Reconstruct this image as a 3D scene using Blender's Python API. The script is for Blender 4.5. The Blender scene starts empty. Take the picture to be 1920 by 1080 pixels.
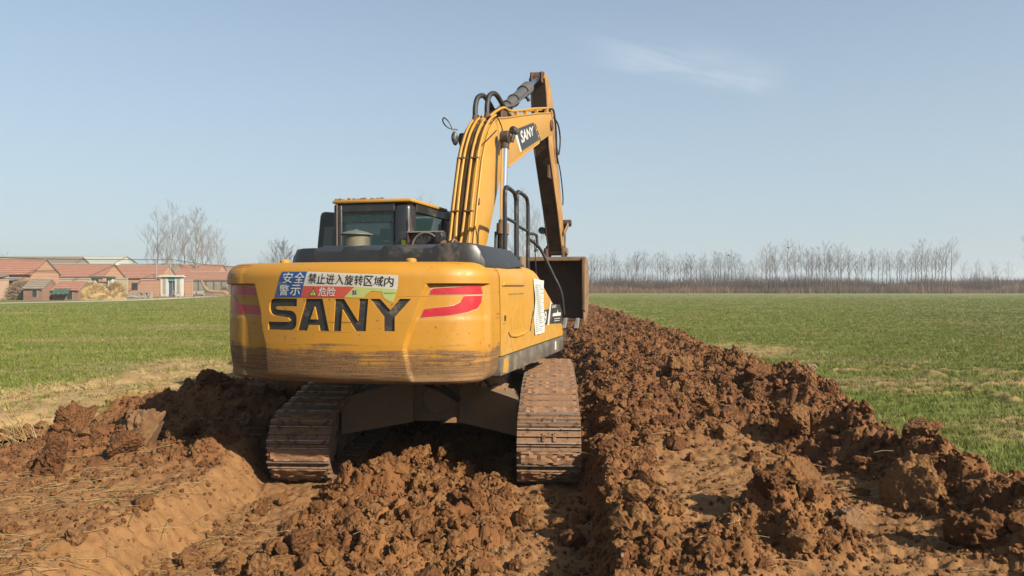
import bpy, bmesh, math, random
import numpy as np
from mathutils import Vector, Matrix, noise as mnoise
from mathutils.geometry import tessellate_polygon
random.seed(7); np.random.seed(7)
PI = math.pi
R = math.radians
scene = bpy.context.scene
COL = scene.collection

# ------------------------------------------------------------------ camera, sky, sun, exposure
CAMZ = 1.88
cam_d = bpy.data.cameras.new('camera'); cam = bpy.data.objects.new('camera', cam_d); COL.objects.link(cam)
cam.location = (0, 0, CAMZ); cam.rotation_euler = (R(90 - .12), 0, 0)
cam_d.lens = 26.25; cam_d.sensor_width = 36; cam_d.clip_end = 6000; cam_d.clip_start = .05
scene.camera = cam
SUN_EL = R(32); SUN_AZ = R(40)          # azimuth measured from +X (picture right) towards the viewer
SUN_DIR = Vector((math.cos(SUN_AZ) * math.cos(SUN_EL), -math.sin(SUN_AZ) * math.cos(SUN_EL), math.sin(SUN_EL)))
w = bpy.data.worlds.new('World'); scene.world = w; w.use_nodes = True
nt = w.node_tree; nt.nodes.clear()
sky = nt.nodes.new('ShaderNodeTexSky'); sky.sky_type = 'NISHITA'; sky.sun_disc = False
sky.sun_elevation = SUN_EL; sky.sun_rotation = math.atan2(SUN_DIR.x, SUN_DIR.y)
sky.air_density = 1.0; sky.dust_density = 1.0; sky.ozone_density = 1.0; sky.altitude = 0
bg = nt.nodes.new('ShaderNodeBackground'); bg.inputs[1].default_value = .064
wo = nt.nodes.new('ShaderNodeOutputWorld')
# thin winter haze and one wisp of cirrus, mixed into the sky by direction
tc = nt.nodes.new('ShaderNodeTexCoord')
sep = nt.nodes.new('ShaderNodeSeparateXYZ'); nt.links.new(tc.outputs['Generated'], sep.inputs[0])
def wmath(op, a, b=None, c=None, clamp=False):
    n = nt.nodes.new('ShaderNodeMath'); n.operation = op; n.use_clamp = clamp
    for i, v in enumerate((a, b, c)):
        if v is None: continue
        if hasattr(v, 'links') or hasattr(v, 'is_linked'): nt.links.new(v, n.inputs[i])
        else: n.inputs[i].default_value = v
    return n.outputs[0]
ux = wmath('DIVIDE', sep.outputs[0], wmath('MAXIMUM', sep.outputs[1], .05))
uz = wmath('DIVIDE', sep.outputs[2], wmath('MAXIMUM', sep.outputs[1], .05))
# cirrus: a feathered streak along a slanted line in direction space, with its upper side drawn out
line = wmath('SUBTRACT', uz, wmath('ADD', wmath('MULTIPLY', wmath('SUBTRACT', ux, .09), -.175), .298))
cmap = nt.nodes.new('ShaderNodeCombineXYZ'); nt.links.new(wmath('MULTIPLY', ux, 5.0), cmap.inputs[0]); nt.links.new(wmath('ADD', wmath('MULTIPLY', uz, 26.0), wmath('MULTIPLY', ux, 4.5)), cmap.inputs[1])
cn = nt.nodes.new('ShaderNodeTexNoise'); cn.inputs['Scale'].default_value = 1.3; cn.inputs['Detail'].default_value = 6; cn.inputs['Roughness'].default_value = .6; cn.inputs['Distortion'].default_value = .5
nt.links.new(cmap.outputs[0], cn.inputs['Vector'])
def ramp(v, a, b):
    m = nt.nodes.new('ShaderNodeMapRange'); m.interpolation_type = 'SMOOTHSTEP'; m.inputs[1].default_value = a; m.inputs[2].default_value = b
    nt.links.new(v, m.inputs[0]); return m.outputs[0]
band = wmath('MULTIPLY', ramp(line, -.006, .008), ramp(line, .085, .0))
span = wmath('MULTIPLY', ramp(ux, .05, .2), ramp(ux, .40, .30))
cl = wmath('MULTIPLY', wmath('MULTIPLY', band, span), ramp(cn.outputs[0], .25, .75))
cl = wmath('MULTIPLY', cl, .34)
SKYMUL = nt.nodes.new('ShaderNodeMix'); SKYMUL.data_type = 'RGBA'; SKYMUL.blend_type = 'MIX'
nt.links.new(cl, SKYMUL.inputs[0]); nt.links.new(sky.outputs[0], SKYMUL.inputs[6]); SKYMUL.inputs[7].default_value = (8.5, 8.6, 9.3, 1)
# high thin haze: a pale veil that evens the blue out, thicker towards the horizon
veil = nt.nodes.new('ShaderNodeMix'); veil.data_type = 'RGBA'
nt.links.new(wmath('ADD', wmath('MULTIPLY', ramp(wmath('ABSOLUTE', sep.outputs[2]), .5, .0), .48), .30), veil.inputs[0])
nt.links.new(SKYMUL.outputs[2], veil.inputs[6]); veil.inputs[7].default_value = (3.35, 4.1, 4.65, 1)
nt.links.new(veil.outputs[2], bg.inputs[0]); nt.links.new(bg.outputs[0], wo.inputs[0])
sd = bpy.data.lights.new('sun', 'SUN'); sd.energy = 5.0; sd.angle = R(.55); sd.color = (1, .89, .72)
sun = bpy.data.objects.new('sun', sd); COL.objects.link(sun); sun.rotation_euler = SUN_DIR.to_track_quat('Z', 'Y').to_euler(); sun.location = (20, -15, 20)
vs = scene.view_settings; vs.view_transform = 'Standard'; vs.look = 'None'; vs.exposure = 1.2; vs.gamma = 1; vs.use_curve_mapping = False
scene.cycles.volume_bounces = 0; scene.cycles.max_bounces = 6; scene.cycles.transparent_max_bounces = 12

# ------------------------------------------------------------------ helpers
def tag(o, label=None, cat=None, group=None, kind=None):
    if label: o['label'] = label
    if cat: o['category'] = cat
    if group: o['group'] = group
    if kind: o['kind'] = kind
    return o
def empty(name, loc=(0, 0, 0), rz=0, parent=None):
    o = bpy.data.objects.new(name, None); COL.objects.link(o); o.location = loc; o.rotation_euler = (0, 0, rz); o.empty_display_size = .3
    if parent: o.parent = parent
    return o
def link(name, me, mats, parent=None, loc=(0, 0, 0), rot=(0, 0, 0)):
    for m in (mats if isinstance(mats, (list, tuple)) else [mats]):
        if m and len(me.materials) < 8 and m.name not in [x.name for x in me.materials if x]: me.materials.append(m)
    o = bpy.data.objects.new(name, me); COL.objects.link(o); o.location = loc; o.rotation_euler = rot
    if parent: o.parent = parent
    return o
def copy_tree(o, parent=None, loc=None, rz=None, scale=None):
    c = o.copy(); COL.objects.link(c)
    if parent: c.parent = parent
    if loc is not None: c.location = loc
    if rz is not None: c.rotation_euler = (0, 0, rz)
    if scale is not None: c.scale = scale
    for ch in list(o.children): copy_tree(ch, c)
    return c

class MB:
    """collects shapes into one mesh"""
    def __init__(s): s.bm = bmesh.new()
    def _tr(s, vs, M, mi=0):
        if M is not None: bmesh.ops.transform(s.bm, matrix=M, verts=vs)
    def box(s, x0, x1, y0, y1, z0, z1, bev=0, M=None, seg=1, mi=0):
        r = bmesh.ops.create_cube(s.bm, size=1); vs = r['verts']
        for v in vs: v.co = Vector(((x0 + x1) / 2 + v.co.x * (x1 - x0), (y0 + y1) / 2 + v.co.y * (y1 - y0), (z0 + z1) / 2 + v.co.z * (z1 - z0)))
        fs = list({f for v in vs for f in v.link_faces})
        for f in fs: f.material_index = mi
        if bev > 0:
            es = list({e for v in vs for e in v.link_edges})
            r = bmesh.ops.bevel(s.bm, geom=es, offset=bev, segments=seg, affect='EDGES', profile=.5)
            vs = list({v for f in r['faces'] for v in f.verts} | {v for v in vs if v.is_valid})
            for f in r['faces']: f.material_index = mi
        s._tr(vs, M); return s
    def prism(s, pts, h0, h1, axis='x', bev=0, M=None, seg=1, mi=0):
        """polygon pts extruded along an axis between h0 and h1; pts are the other two coordinates in order"""
        def P(a, b, h): return {'x': (h, a, b), 'y': (a, h, b), 'z': (a, b, h)}[axis]
        A = [s.bm.verts.new(P(a, b, h0)) for a, b in pts]; B = [s.bm.verts.new(P(a, b, h1)) for a, b in pts]
        n = len(pts); fs = [s.bm.faces.new(A), s.bm.faces.new(B[::-1])]
        for i in range(n): fs.append(s.bm.faces.new((A[i], B[i], B[(i + 1) % n], A[(i + 1) % n])))
        bmesh.ops.recalc_face_normals(s.bm, faces=fs)
        for f in fs: f.material_index = mi
        vs = A + B
        if bev > 0:
            es = [e for e in {e for f in fs for e in f.edges} if e.calc_face_angle(0) > .5]
            r = bmesh.ops.bevel(s.bm, geom=es, offset=bev, segments=seg, affect='EDGES', profile=.5)
            vs = list({v for f in r['faces'] for v in f.verts} | {v for v in vs if v.is_valid})
            for f in r['faces']: f.material_index = mi
        s._tr(vs, M); return s
    def tube(s, pts, r, n=10, cap=True, mi=0):
        pts = [Vector(p) for p in pts]; rs = r if isinstance(r, (list, tuple)) else [r] * len(pts)
        rings = []; up = None
        for i, p in enumerate(pts):
            if i == 0: t = (pts[1] - p)
            elif i == len(pts) - 1: t = p - pts[i - 1]
            else: t = (pts[i + 1] - p).normalized() + (p - pts[i - 1]).normalized()
            t.normalize()
            if up is None: up = t.orthogonal().normalized()
            else: up = (up - t * up.dot(t)).normalized()
            b = t.cross(up)
            rings.append([s.bm.verts.new(p + (up * math.cos(2 * PI * k / n) + b * math.sin(2 * PI * k / n)) * rs[i]) for k in range(n)])
        for a, b in zip(rings, rings[1:]):
            for k in range(n):
                f = s.bm.faces.new((a[k], a[(k + 1) % n], b[(k + 1) % n], b[k])); f.smooth = True; f.material_index = mi
        if cap and n > 2:
            for ring in (rings[0][::-1], rings[-1]): f = s.bm.faces.new(ring); f.material_index = mi
        return s
    def lathe(s, prof, n=24, M=None, mi=0, smooth=True):
        """prof: list of (r, z) about Z"""
        rings = []
        for r, z in prof: rings.append([s.bm.verts.new((r * math.cos(2 * PI * k / n), r * math.sin(2 * PI * k / n), z)) for k in range(n)])
        vs = [v for q in rings for v in q]
        for a, b in zip(rings, rings[1:]):
            for k in range(n):
                f = s.bm.faces.new((a[k], a[(k + 1) % n], b[(k + 1) % n], b[k])); f.smooth = smooth; f.material_index = mi
        for ring in (rings[0][::-1], rings[-1]): s.bm.faces.new(ring).material_index = mi
        s._tr(vs, M); return s
    def quad(s, a, b, c, d, mi=0):
        f = s.bm.faces.new([s.bm.verts.new(p) for p in (a, b, c, d)]); f.material_index = mi; return s
    def mesh(s, name, sharp=.6, smooth=False):
        me = bpy.data.meshes.new(name)
        if smooth:
            for f in s.bm.faces: f.smooth = True
        s.bm.to_mesh(me); s.bm.free()
        if sharp: me.set_sharp_from_angle(angle=sharp)
        return me
    def build(s, name, mats, parent=None, loc=(0, 0, 0), rot=(0, 0, 0), smooth=False, sharp=.6):
        me = s.mesh(name, sharp, smooth); ml = mats if isinstance(mats, (list, tuple)) else [mats]
        for m in ml: me.materials.append(m)
        o = bpy.data.objects.new(name, me); COL.objects.link(o); o.location = loc; o.rotation_euler = rot
        if parent: o.parent = parent
        return o
def AX(p, d):
    """matrix that puts +Z along d at point p"""
    return Matrix.Translation(Vector(p)) @ Vector(d).to_track_quat('Z', 'Y').to_matrix().to_4x4()
def smoothpath(pts, k=6):
    """Catmull-Rom through points"""
    P = [Vector(p) for p in pts]; P = [P[0] * 2 - P[1]] + P + [P[-1] * 2 - P[-2]]; out = []
    for i in range(1, len(P) - 2):
        for j in range(k):
            t = j / k; a, b, c, d = P[i - 1], P[i], P[i + 1], P[i + 2]
            out.append(.5 * ((2 * b) + (c - a) * t + (2 * a - 5 * b + 4 * c - d) * t * t + (3 * b - a - 3 * c + d) * t ** 3))
    out.append(P[-2]); return out

# ------------------------------------------------------------------ node helper
class NT:
    def __init__(s, name):
        s.m = bpy.data.materials.new(name); s.m.use_nodes = True; s.t = s.m.node_tree; s.t.nodes.clear()
        s.out = s.n('ShaderNodeOutputMaterial'); s.b = s.n('ShaderNodeBsdfPrincipled'); s.t.links.new(s.b.outputs[0], s.out.inputs[0])
        s._tc = None
    def n(s, t, **kw):
        n = s.t.nodes.new(t)
        for k, v in kw.items(): setattr(n, k, v)
        return n
    def put(s, sock, v):
        if isinstance(v, bpy.types.NodeSocket): s.t.links.new(v, sock)
        elif v is not None:
            if isinstance(v, (tuple, list)) and sock.type == 'RGBA' and len(v) == 3: v = (*v, 1)
            sock.default_value = v
    def obj(s):
        if not s._tc: s._tc = s.n('ShaderNodeTexCoord')
        return s._tc.outputs['Object']
    def pos(s): return s.n('ShaderNodeNewGeometry').outputs['Position']
    def mapv(s, v, scale=(1, 1, 1), loc=(0, 0, 0), rot=(0, 0, 0)):
        m = s.n('ShaderNodeMapping'); s.put(m.inputs[0], v); m.inputs['Scale'].default_value = scale; m.inputs['Location'].default_value = loc; m.inputs['Rotation'].default_value = rot
        return m.outputs[0]
    def noise(s, v, scale=5, detail=4, rough=.55, dist=0, col=False):
        n = s.n('ShaderNodeTexNoise'); s.put(n.inputs['Vector'], v); n.inputs['Scale'].default_value = scale; n.inputs['Detail'].default_value = detail
        n.inputs['Roughness'].default_value = rough; n.inputs['Distortion'].default_value = dist
        return n.outputs[1 if col else 0]
    def vor(s, v, scale=5, feat='F1', out='Distance', rnd=1):
        n = s.n('ShaderNodeTexVoronoi', feature=feat); s.put(n.inputs['Vector'], v); n.inputs['Scale'].default_value = scale; n.inputs['Randomness'].default_value = rnd
        return n.outputs[out]
    def math(s, op, a, b=0., c=None, clamp=False):
        n = s.n('ShaderNodeMath', operation=op, use_clamp=clamp); s.put(n.inputs[0], a); s.put(n.inputs[1], b)
        if c is not None: s.put(n.inputs[2], c)
        return n.outputs[0]
    def mr(s, v, a, b, c=0., d=1., smooth=True):
        n = s.n('ShaderNodeMapRange'); n.interpolation_type = 'SMOOTHSTEP' if smooth else 'LINEAR'
        s.put(n.inputs[0], v); n.inputs[1].default_value = a; n.inputs[2].default_value = b; n.inputs[3].default_value = c; n.inputs[4].default_value = d
        return n.outputs[0]
    def mix(s, f, a, b, blend='MIX'):
        n = s.n('ShaderNodeMix', data_type='RGBA', blend_type=blend); s.put(n.inputs[0], f); s.put(n.inputs[6], a); s.put(n.inputs[7], b); return n.outputs[2]
    def xyz(s, v):
        n = s.n('ShaderNodeSeparateXYZ'); s.put(n.inputs[0], v); return n.outputs
    def attr(s, name, out='Fac'):
        n = s.n('ShaderNodeAttribute', attribute_name=name); return n.outputs[out]
    def bump(s, h, strength=.3, dist=.01, nrm=None):
        n = s.n('ShaderNodeBump'); s.put(n.inputs['Height'], h); n.inputs['Strength'].default_value = strength; n.inputs['Distance'].default_value = dist
        if nrm is not None: s.put(n.inputs['Normal'], nrm)
        s.t.links.new(n.outputs[0], s.b.inputs['Normal']); return n.outputs[0]
    def fin(s, col=None, rough=None, metal=None, spec=None, **kw):
        if col is not None and metal != 1: col = s.mix(1., col, (.46, .46, .46), 'MULTIPLY')
        if col is not None: s.put(s.b.inputs['Base Color'], col)
        if rough is not None: s.put(s.b.inputs['Roughness'], rough)
        if metal is not None: s.put(s.b.inputs['Metallic'], metal)
        if spec is not None: s.put(s.b.inputs['Specular IOR Level'], spec)
        for k, v in kw.items(): s.put(s.b.inputs[k.replace('_', ' ')], v)
        return s.m
def plain(name, col, rough=.6, metal=0, var=.18, scale=6, bump=0, dirt=0, dirtcol=(.16, .085, .04)):
    """base colour with uneven tone, optional dried mud and fine relief"""
    s = NT(name); o = s.obj(); n1 = s.noise(o, scale, 5, .6); n2 = s.noise(o, scale * 6, 3, .6)
    k = s.math('ADD', s.math('MULTIPLY', n1, var * 1.4), 1 - var * .7)
    c = s.mix(1, col, s.n('ShaderNodeCombineColor').outputs[0], 'MULTIPLY')
    cc = c.node; comb = cc.inputs[7].links[0].from_node
    for i in range(3): s.put(comb.inputs[i], k)
    if dirt > 0:
        f = s.mr(s.math('ADD', s.math('MULTIPLY', n1, .75), s.math('MULTIPLY', n2, .35)), .62 - dirt * .45, .80 - dirt * .25)
        c = s.mix(f, c, dirtcol); rough = s.math('ADD', s.math('MULTIPLY', f, .9 - rough), rough); metal = s.math('MULTIPLY', s.math('SUBTRACT', 1., f), metal)
    if bump: s.bump(s.math('ADD', n1, s.math('MULTIPLY', n2, .4)), bump, .01)
    return s.fin(c, rough, metal)
# ------------------------------------------------------------------ numpy noise and the lie of the land
def _h(ix, iy, s):
    n = (ix.astype(np.int64) * 374761393 + iy.astype(np.int64) * 668265263 + s * 1274126177) & 0xffffffff
    n = ((n ^ (n >> 13)) * 1274126177) & 0xffffffff; n = n ^ (n >> 16)
    return (n & 0xffffff) / float(0xffffff)
def vnoise(x, y, s=0):
    ix = np.floor(x); iy = np.floor(y); fx = x - ix; fy = y - iy
    u = fx * fx * fx * (fx * (fx * 6 - 15) + 10); v = fy * fy * fy * (fy * (fy * 6 - 15) + 10)
    a = _h(ix, iy, s); b = _h(ix + 1, iy, s); c = _h(ix, iy + 1, s); d = _h(ix + 1, iy + 1, s)
    return (a * (1 - u) + b * u) * (1 - v) + (c * (1 - u) + d * u) * v * 1.0
def fbm(x, y, s=0, o=4, g=.5):
    t = 0; a = 1; n = 0
    for i in range(o):
        t = t + a * (vnoise(x * 2 ** i + i * 17.3, y * 2 ** i - i * 9.1, s + i) - .5); n += a; a *= g
    return t / n * 2
def worley(x, y, s=0):
    ix = np.floor(x); iy = np.floor(y); best = np.full(x.shape, 9.); cid = np.zeros(x.shape)
    for dx in (-1, 0, 1):
        for dy in (-1, 0, 1):
            cx = ix + dx; cy = iy + dy
            d = (cx + _h(cx, cy, s + 5) - x) ** 2 + (cy + _h(cx, cy, s + 9) - y) ** 2
            m = d < best; best = np.where(m, d, best); cid = np.where(m, _h(cx, cy, s + 13), cid)
    return np.sqrt(best), cid
def lumps(x, y, size, s):
    """rounded lumps of about the given size, some missing, 0..1"""
    qx = x / size + .35 * fbm(x / size * 1.3, y / size * 1.3, s + 31, 2); qy = y / size + .35 * fbm(x / size * 1.3 + 9, y / size * 1.3, s + 37, 2)
    d, c = worley(qx, qy, s)
    return np.sqrt(np.clip(1 - (d / .72) ** 2, 0, 1)) * np.clip(c * 1.6 - .35, 0, 1)
def ss(a, b, v):
    t = np.clip((v - a) / (b - a), 0, 1); return t * t * (3 - 2 * t)
FZ = .28
HEAPS = [(-3.35, 8.8, .95, .75, .38), (-2.75, 9.5, .7, .7, .40), (-4.05, 9.1, .55, .5, .22), (-4.25, 7.6, .4, .4, .08), (-3.1, 8.1, .5, .45, .18),
         (-2.72, 7.35, .35, .45, .10), (-4.5, 6.5, .6, .3, .07), (-3.6, 10.0, .8, .6, .30),
         (-1.30, 6.65, .34, .36, .17), (-.9, 6.0, .6, .4, .03), (-.45, 5.4, .6, .6, .05), (-1.1, 5.0, .6, .5, .06),
         (1.95, 5.15, .40, .34, .17), (1.85, 4.5, .34, .32, .13), (1.55, 4.75, .35, .3, .10), (1.15, 4.3, .5, .4, .10), (3.1, 5.6, .3, .3, .10), (2.95, 4.35, .35, .25, .06),
         (.98, 6.6, .35, .9, .10), (1.3, 7.8, .5, .7, .16)]
def land(x, y, rough=True):
    s = x - .036 * (y - 7) + .10 * fbm(x * .9, y * .5, 3, 3)
    yf = y + .5 * fbm(x * .4, y * .4, 8, 2)
    h = np.full(x.shape, FZ)
    # cut track bed between the two banks
    bed = ss(-2.66, -2.34, s) * (1 - ss(.60, .78, s)) * (1 - ss(22, 26, y))
    mid = ss(-1.78, -1.50, s) * (1 - ss(-.22, .02, s))
    h = h * (1 - bed) + bed * (.0 + .03 * mid - .07 * ss(6.9, 7.6, y) * mid)
    # the long spoil mound on the right
    prof = (.30 * ss(.68, 1.35, s) + .10 * ss(1.3, 2.6, s)) * (1 - ss(3.25, 4.1, s))
    mound = prof * ss(6.6, 8.6, yf) * (1 - ss(44, 52, y)) * (1 + .10 * fbm(x * .7, y * .5, 40, 3))
    crest = .27 * np.exp(-((s - 3.12 - .35 * (1 - ss(5, 8, y))) / .36) ** 2) * (1 - .6 * ss(7.5, 9.5, y)) * (.88 + .24 * vnoise(x * 1.1, y * 1.6, 17))
    crest = crest * (1 - ss(40, 50, y))
    h = h + mound + crest
    hp = np.zeros(x.shape)
    for cx, cy, rx, ry, a in HEAPS:
        d = np.sqrt(((x - cx) / rx) ** 2 + ((y - cy) / ry) ** 2) + .22 * fbm(x * 2.1, y * 2.1, int(abs(cx * 10)) + 50, 3)
        hp = np.maximum(hp, a * (1 - ss(.35, 1.15, d)))
    h = h + hp
    # puddled ditch beside the left spoil
    ditch = np.exp(-(((x + 5.42) / .72) ** 2 + ((y - 8.40) / .62) ** 2) ** 1.6)
    h = h - .26 * ditch
    calm = np.exp(-(((x + 5.3) / .85) ** 2 + ((y - 8.1) / 1.1) ** 2) ** 1.5)
    # dirt, compact and straw masks
    left = -5.15 + .35 * fbm(x * .8, y * .8, 21, 3) - 1.6 * (1 - ss(5.6, 6.9, y)) + 1.6 * ss(10.2, 11.6, yf)
    right = 3.62 + .38 * (1 - ss(5, 8, y)) + .25 * fbm(x * .7, y * .7, 23, 3)
    dirt = ss(left - .15, left + .15, x) * (1 - ss(right - .12, right + .12, s)) * (1 - ss(44, 50, y))
    dirt = np.maximum(dirt, ss(.25, .5, ditch))
    smooth = ss(-.25, .15, fbm(x * .8, y * .8, 61, 3) + .45 * ss(0, 1, (6.9 - y)))
    flatR = ss(.95, 1.35, s) * (1 - ss(2.85 - .5 * ss(5.5, 7.5, y), 3.10 - .5 * ss(5.5, 7.5, y), s)) * (1 - ss(6.9, 7.7, yf)) * (1 - np.clip(hp * 9, 0, 1))
    flatL = (1 - ss(-2.75, -2.45, s)) * (1 - ss(6.5, 7.1, yf)) * (1 - np.clip(hp * 9, 0, 1))
    wall = ss(-2.8, -2.6, s) * (1 - ss(-2.35, -2.2, s)) * (1 - ss(7.1, 7.6, y))
    rutL = ss(-2.4, -2.25, s) * (1 - ss(-1.75, -1.6, s)); rutR = ss(-.05, .05, s) * (1 - ss(.58, .7, s))
    comp = np.clip(np.maximum.reduce([flatR * (.80 + .20 * smooth), flatL * (.62 + .3 * smooth), wall, .9 * rutL, .85 * rutR]), 0, 1) * dirt
    straw = (1 - dirt) * ss(-7.6 + .6 * fbm(x * .6, y * .6, 71, 3), -6.9 + .6 * fbm(x * .6, y * .6, 71, 3), x + .22 * (11 - y) * (y < 11)) * (1 - ss(-3.0, -2.6, x)) * (1 - ss(13.5, 16.5, y + .8 * (x + 5.5)))
    edge = (1 - dirt) * np.exp(-((s - 3.9) / .35) ** 2) * .8 * (1 - ss(30, 45, y))
    bare = np.exp(-(((x - 6.1) / 1.5) ** 2 + ((y - 19) / 2.4) ** 2 + .5 * fbm(x * 1.3, y * 1.3, 83, 3)) ** 2)
    tt_ = np.clip((14.6 - y) / 4.1, 0, 1); scar = np.exp(-((x - 7.7 + .75 * tt_ + .12 * fbm(x * 3, y * 3, 84, 3)) / .16) ** 2) * (1 - ss(14.4, 15.2, y)) * ss(9.2, 10.2, y) * ss(-.1, .25, fbm(x * 1.5, y * 1.5, 85, 3))
    scar2 = np.exp(-((x - 8.6 + .12 * (y - 11) + .15 * fbm(x * 2, y * 2, 86, 3)) / .35) ** 2) * (y > 9) * (y < 13)
    straw = np.clip(np.maximum.reduce([straw, edge, .9 * bare * (1 - dirt), scar, .7 * scar2 * (1 - dirt)]), 0, 1)
    if rough:
        A = dirt * (1 - .90 * comp) * (1 - .8 * calm)
        pat = .55 + .9 * vnoise(x * 1.3, y * 1.3, 91)
        c1 = lumps(x, y, .42, 1); c2 = lumps(x, y, .20, 2); c3 = lumps(x, y, .095, 3); c4 = lumps(x, y, .048, 4)
        h = h + A * (.085 * c1 * pat + .075 * c2 * (.5 + .7 * pat) + .050 * c3 + .024 * c4 - .05)
        h = h + A * .05 * fbm(x * 3, y * 3, 5, 4) + A * .030 * fbm(x * 13, y * 13, 6, 4, .65)
        h = h + dirt * comp * (.026 * fbm(x * 2.6, y * 2.6, 7, 4) + .020 * fbm(x * 15, y * 15, 9, 4, .65) - .022 * ss(.72, .86, vnoise(x * 13, y * 13, 29)) + .016 * c3 * ss(.55, .75, vnoise(x * 2.2, y * 2.2, 93)))
        # scrape marks left by the bucket on the compact part, cracks on the cut face
        h = h + wall * dirt * (.05 * fbm(x * 2.4, y * 3, 11, 4) + .018 * fbm(x * 11, y * 9, 16, 4, .65) - .05 * ss(.30, .45, fbm(x * 3, y * 7, 13, 3)))
        h = h + flatR * dirt * .008 * np.sin((x * .9 + y * .25) * 60 + 3 * fbm(x, y, 14, 2)) * ss(0, .5, fbm(x * 1.3, y * 1.3, 15, 2))
        h = h - .09 * calm
        h = h + (1 - np.clip(calm * 1.2, 0, 1)) * straw * (x < -3) * (.10 * fbm(x * 1.1, y * 1.1, 19, 4) + .03 * fbm(x * 6, y * 6, 20, 3) + .10 * ss(-7.4, -6, x)) + straw * (x > 0) * .035 * fbm(x * 3, y * 3, 19, 3)
        h = h + (1 - dirt) * (1 - straw) * .012 * fbm(x * 1.2, y * 3, 22, 3)
        h = h + .10 * scar + .04 * scar2 * fbm(x * 5, y * 5, 87, 3)
        # small turned edges and wheel scars in the right field
        sc = ss(.62, .72, vnoise(x * .55 + y * .22, y * 1.7 - x * .5, 77)) * (1 - dirt) * ss(4.5, 5.5, x) * (1 - ss(11, 14, x)) * (1 - ss(14, 18, y))
        h = h + .05 * sc * (.4 + fbm(x * 5, y * 5, 78, 3)); straw = np.maximum(straw, sc * .9 * (1 - dirt))
    return h, dirt, comp, straw, hp

# ---- materials of the ground
def soil_nodes(s, comp):
    p = s.pos()
    n1 = s.noise(p, 1.4, 6, .6); n2 = s.noise(p, 9, 6, .65); n3 = s.noise(p, 60, 4, .7)
    fresh = s.mix(s.mr(n1, .35, .65), (.245, .098, .030), (.350, .160, .054))
    X = s.xyz(p); moist = s.math('MULTIPLY', s.mr(s.math('ADD', s.math('ABSOLUTE', s.math('ADD', X[0], .9)), s.math('MULTIPLY', s.math('SUBTRACT', n1, .5), 1.6)), 1.3, 2.1), s.mr(X[1], 4.6, 6.8))
    fresh = s.mix(s.math('MULTIPLY', moist, .62), fresh, s.mix(s.mr(n2, .38, .62), (.150, .060, .026), (.300, .132, .056)))
    fresh = s.mix(s.math('MULTIPLY', s.mr(n2, .5, .75), .6), fresh, (.130, .048, .020))
    pack = s.mix(s.mr(n2, .3, .7), (.31, .150, .056), (.43, .230, .092))
    pack = s.mix(s.math('MULTIPLY', s.mr(n1, .5, .7), .5), pack, (.28, .135, .055))
    c = s.mix(comp, fresh, pack)
    c = s.mix(s.math('MULTIPLY', s.mr(n3, .62, .8), .35), c, (.52, .36, .20))
    return c, n2, n3
def mat_ground():
    s = NT('ground'); p = s.pos()
    dirt = s.attr('dirt'); comp = s.attr('comp'); straw = s.attr('straw')
    c, n2, n3 = soil_nodes(s, comp)
    # field: winter wheat in rows, straw showing between
    g1 = s.noise(s.mapv(p, (.12, .45, 1)), 1, 5, .6); g2 = s.noise(s.mapv(p, (1.2, 4.0, 1)), 1, 5, .65); g3 = s.noise(s.mapv(p, (6, 22, 6)), 1, 4, .7)
    gr = s.mix(s.mr(g2, .35, .68), (.125, .190, .018), (.210, .255, .034))
    gr = s.mix(s.math('MULTIPLY', s.mr(g3, .5, .72), .55), gr, (.36, .32, .11))
    dry = s.mix(s.mr(g2, .3, .7), (.33, .235, .105), (.42, .33, .165))
    gr = s.mix(s.mr(s.noise(s.mapv(p, (.012, .16, 1)), 1, 4, .6), .42, .62, 0, .40), gr, (.25, .31, .050))
    rows_ = s.noise(s.mapv(p, (.30, 1.5, 1)), 1, 5, .6); gr = s.mix(s.mr(rows_, .50, .64, 0, .55), gr, (.33, .31, .085))
    patch = s.mr(s.math('ADD', g1, s.math('MULTIPLY', g2, .25)), .63, .76)
    gr = s.mix(s.math('MULTIPLY', patch, .75), gr, dry)
    gr = s.mix(straw, gr, s.mix(s.mr(g2, .35, .65), (.40, .25, .10), (.58, .40, .19)))
    c = s.mix(dirt, gr, c)
    h = s.math('ADD', s.math('MULTIPLY', n2, .8), s.math('MULTIPLY', n3, .45)); h = s.math('ADD', h, s.math('MULTIPLY', s.noise(p, 24, 5, .7), .6))
    s.bump(h, .7, .03)
    return s.fin(c, .93, 0, .25)
M_GROUND = mat_ground()
def mat_clod():
    s = NT('soil_clod'); oi = s.n('ShaderNodeObjectInfo')
    c, n2, n3 = soil_nodes(s, s.math('MULTIPLY', s.math('POWER', oi.outputs['Random'], 2.), .9))
    c = s.mix(s.mr(oi.outputs['Random'], .35, 0, 0, .45), c, (.11, .042, .018)); c = s.mix(s.math('GREATER_THAN', oi.outputs['Random'], .9965), c, (.40, .29, .19))
    s.bump(s.math('ADD', n2, s.math('ADD', s.noise(s.pos(), 26, 6, .75), s.vor(s.pos(), 34))), .9, .035)
    return s.fin(c, .95, 0, .2)
M_CLOD = mat_clod()
M_CLAY = plain('grey_brown_clay', (.26, .140, .056), .95, 0, .6, 9, .9, .35, (.19, .085, .035))

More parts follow.
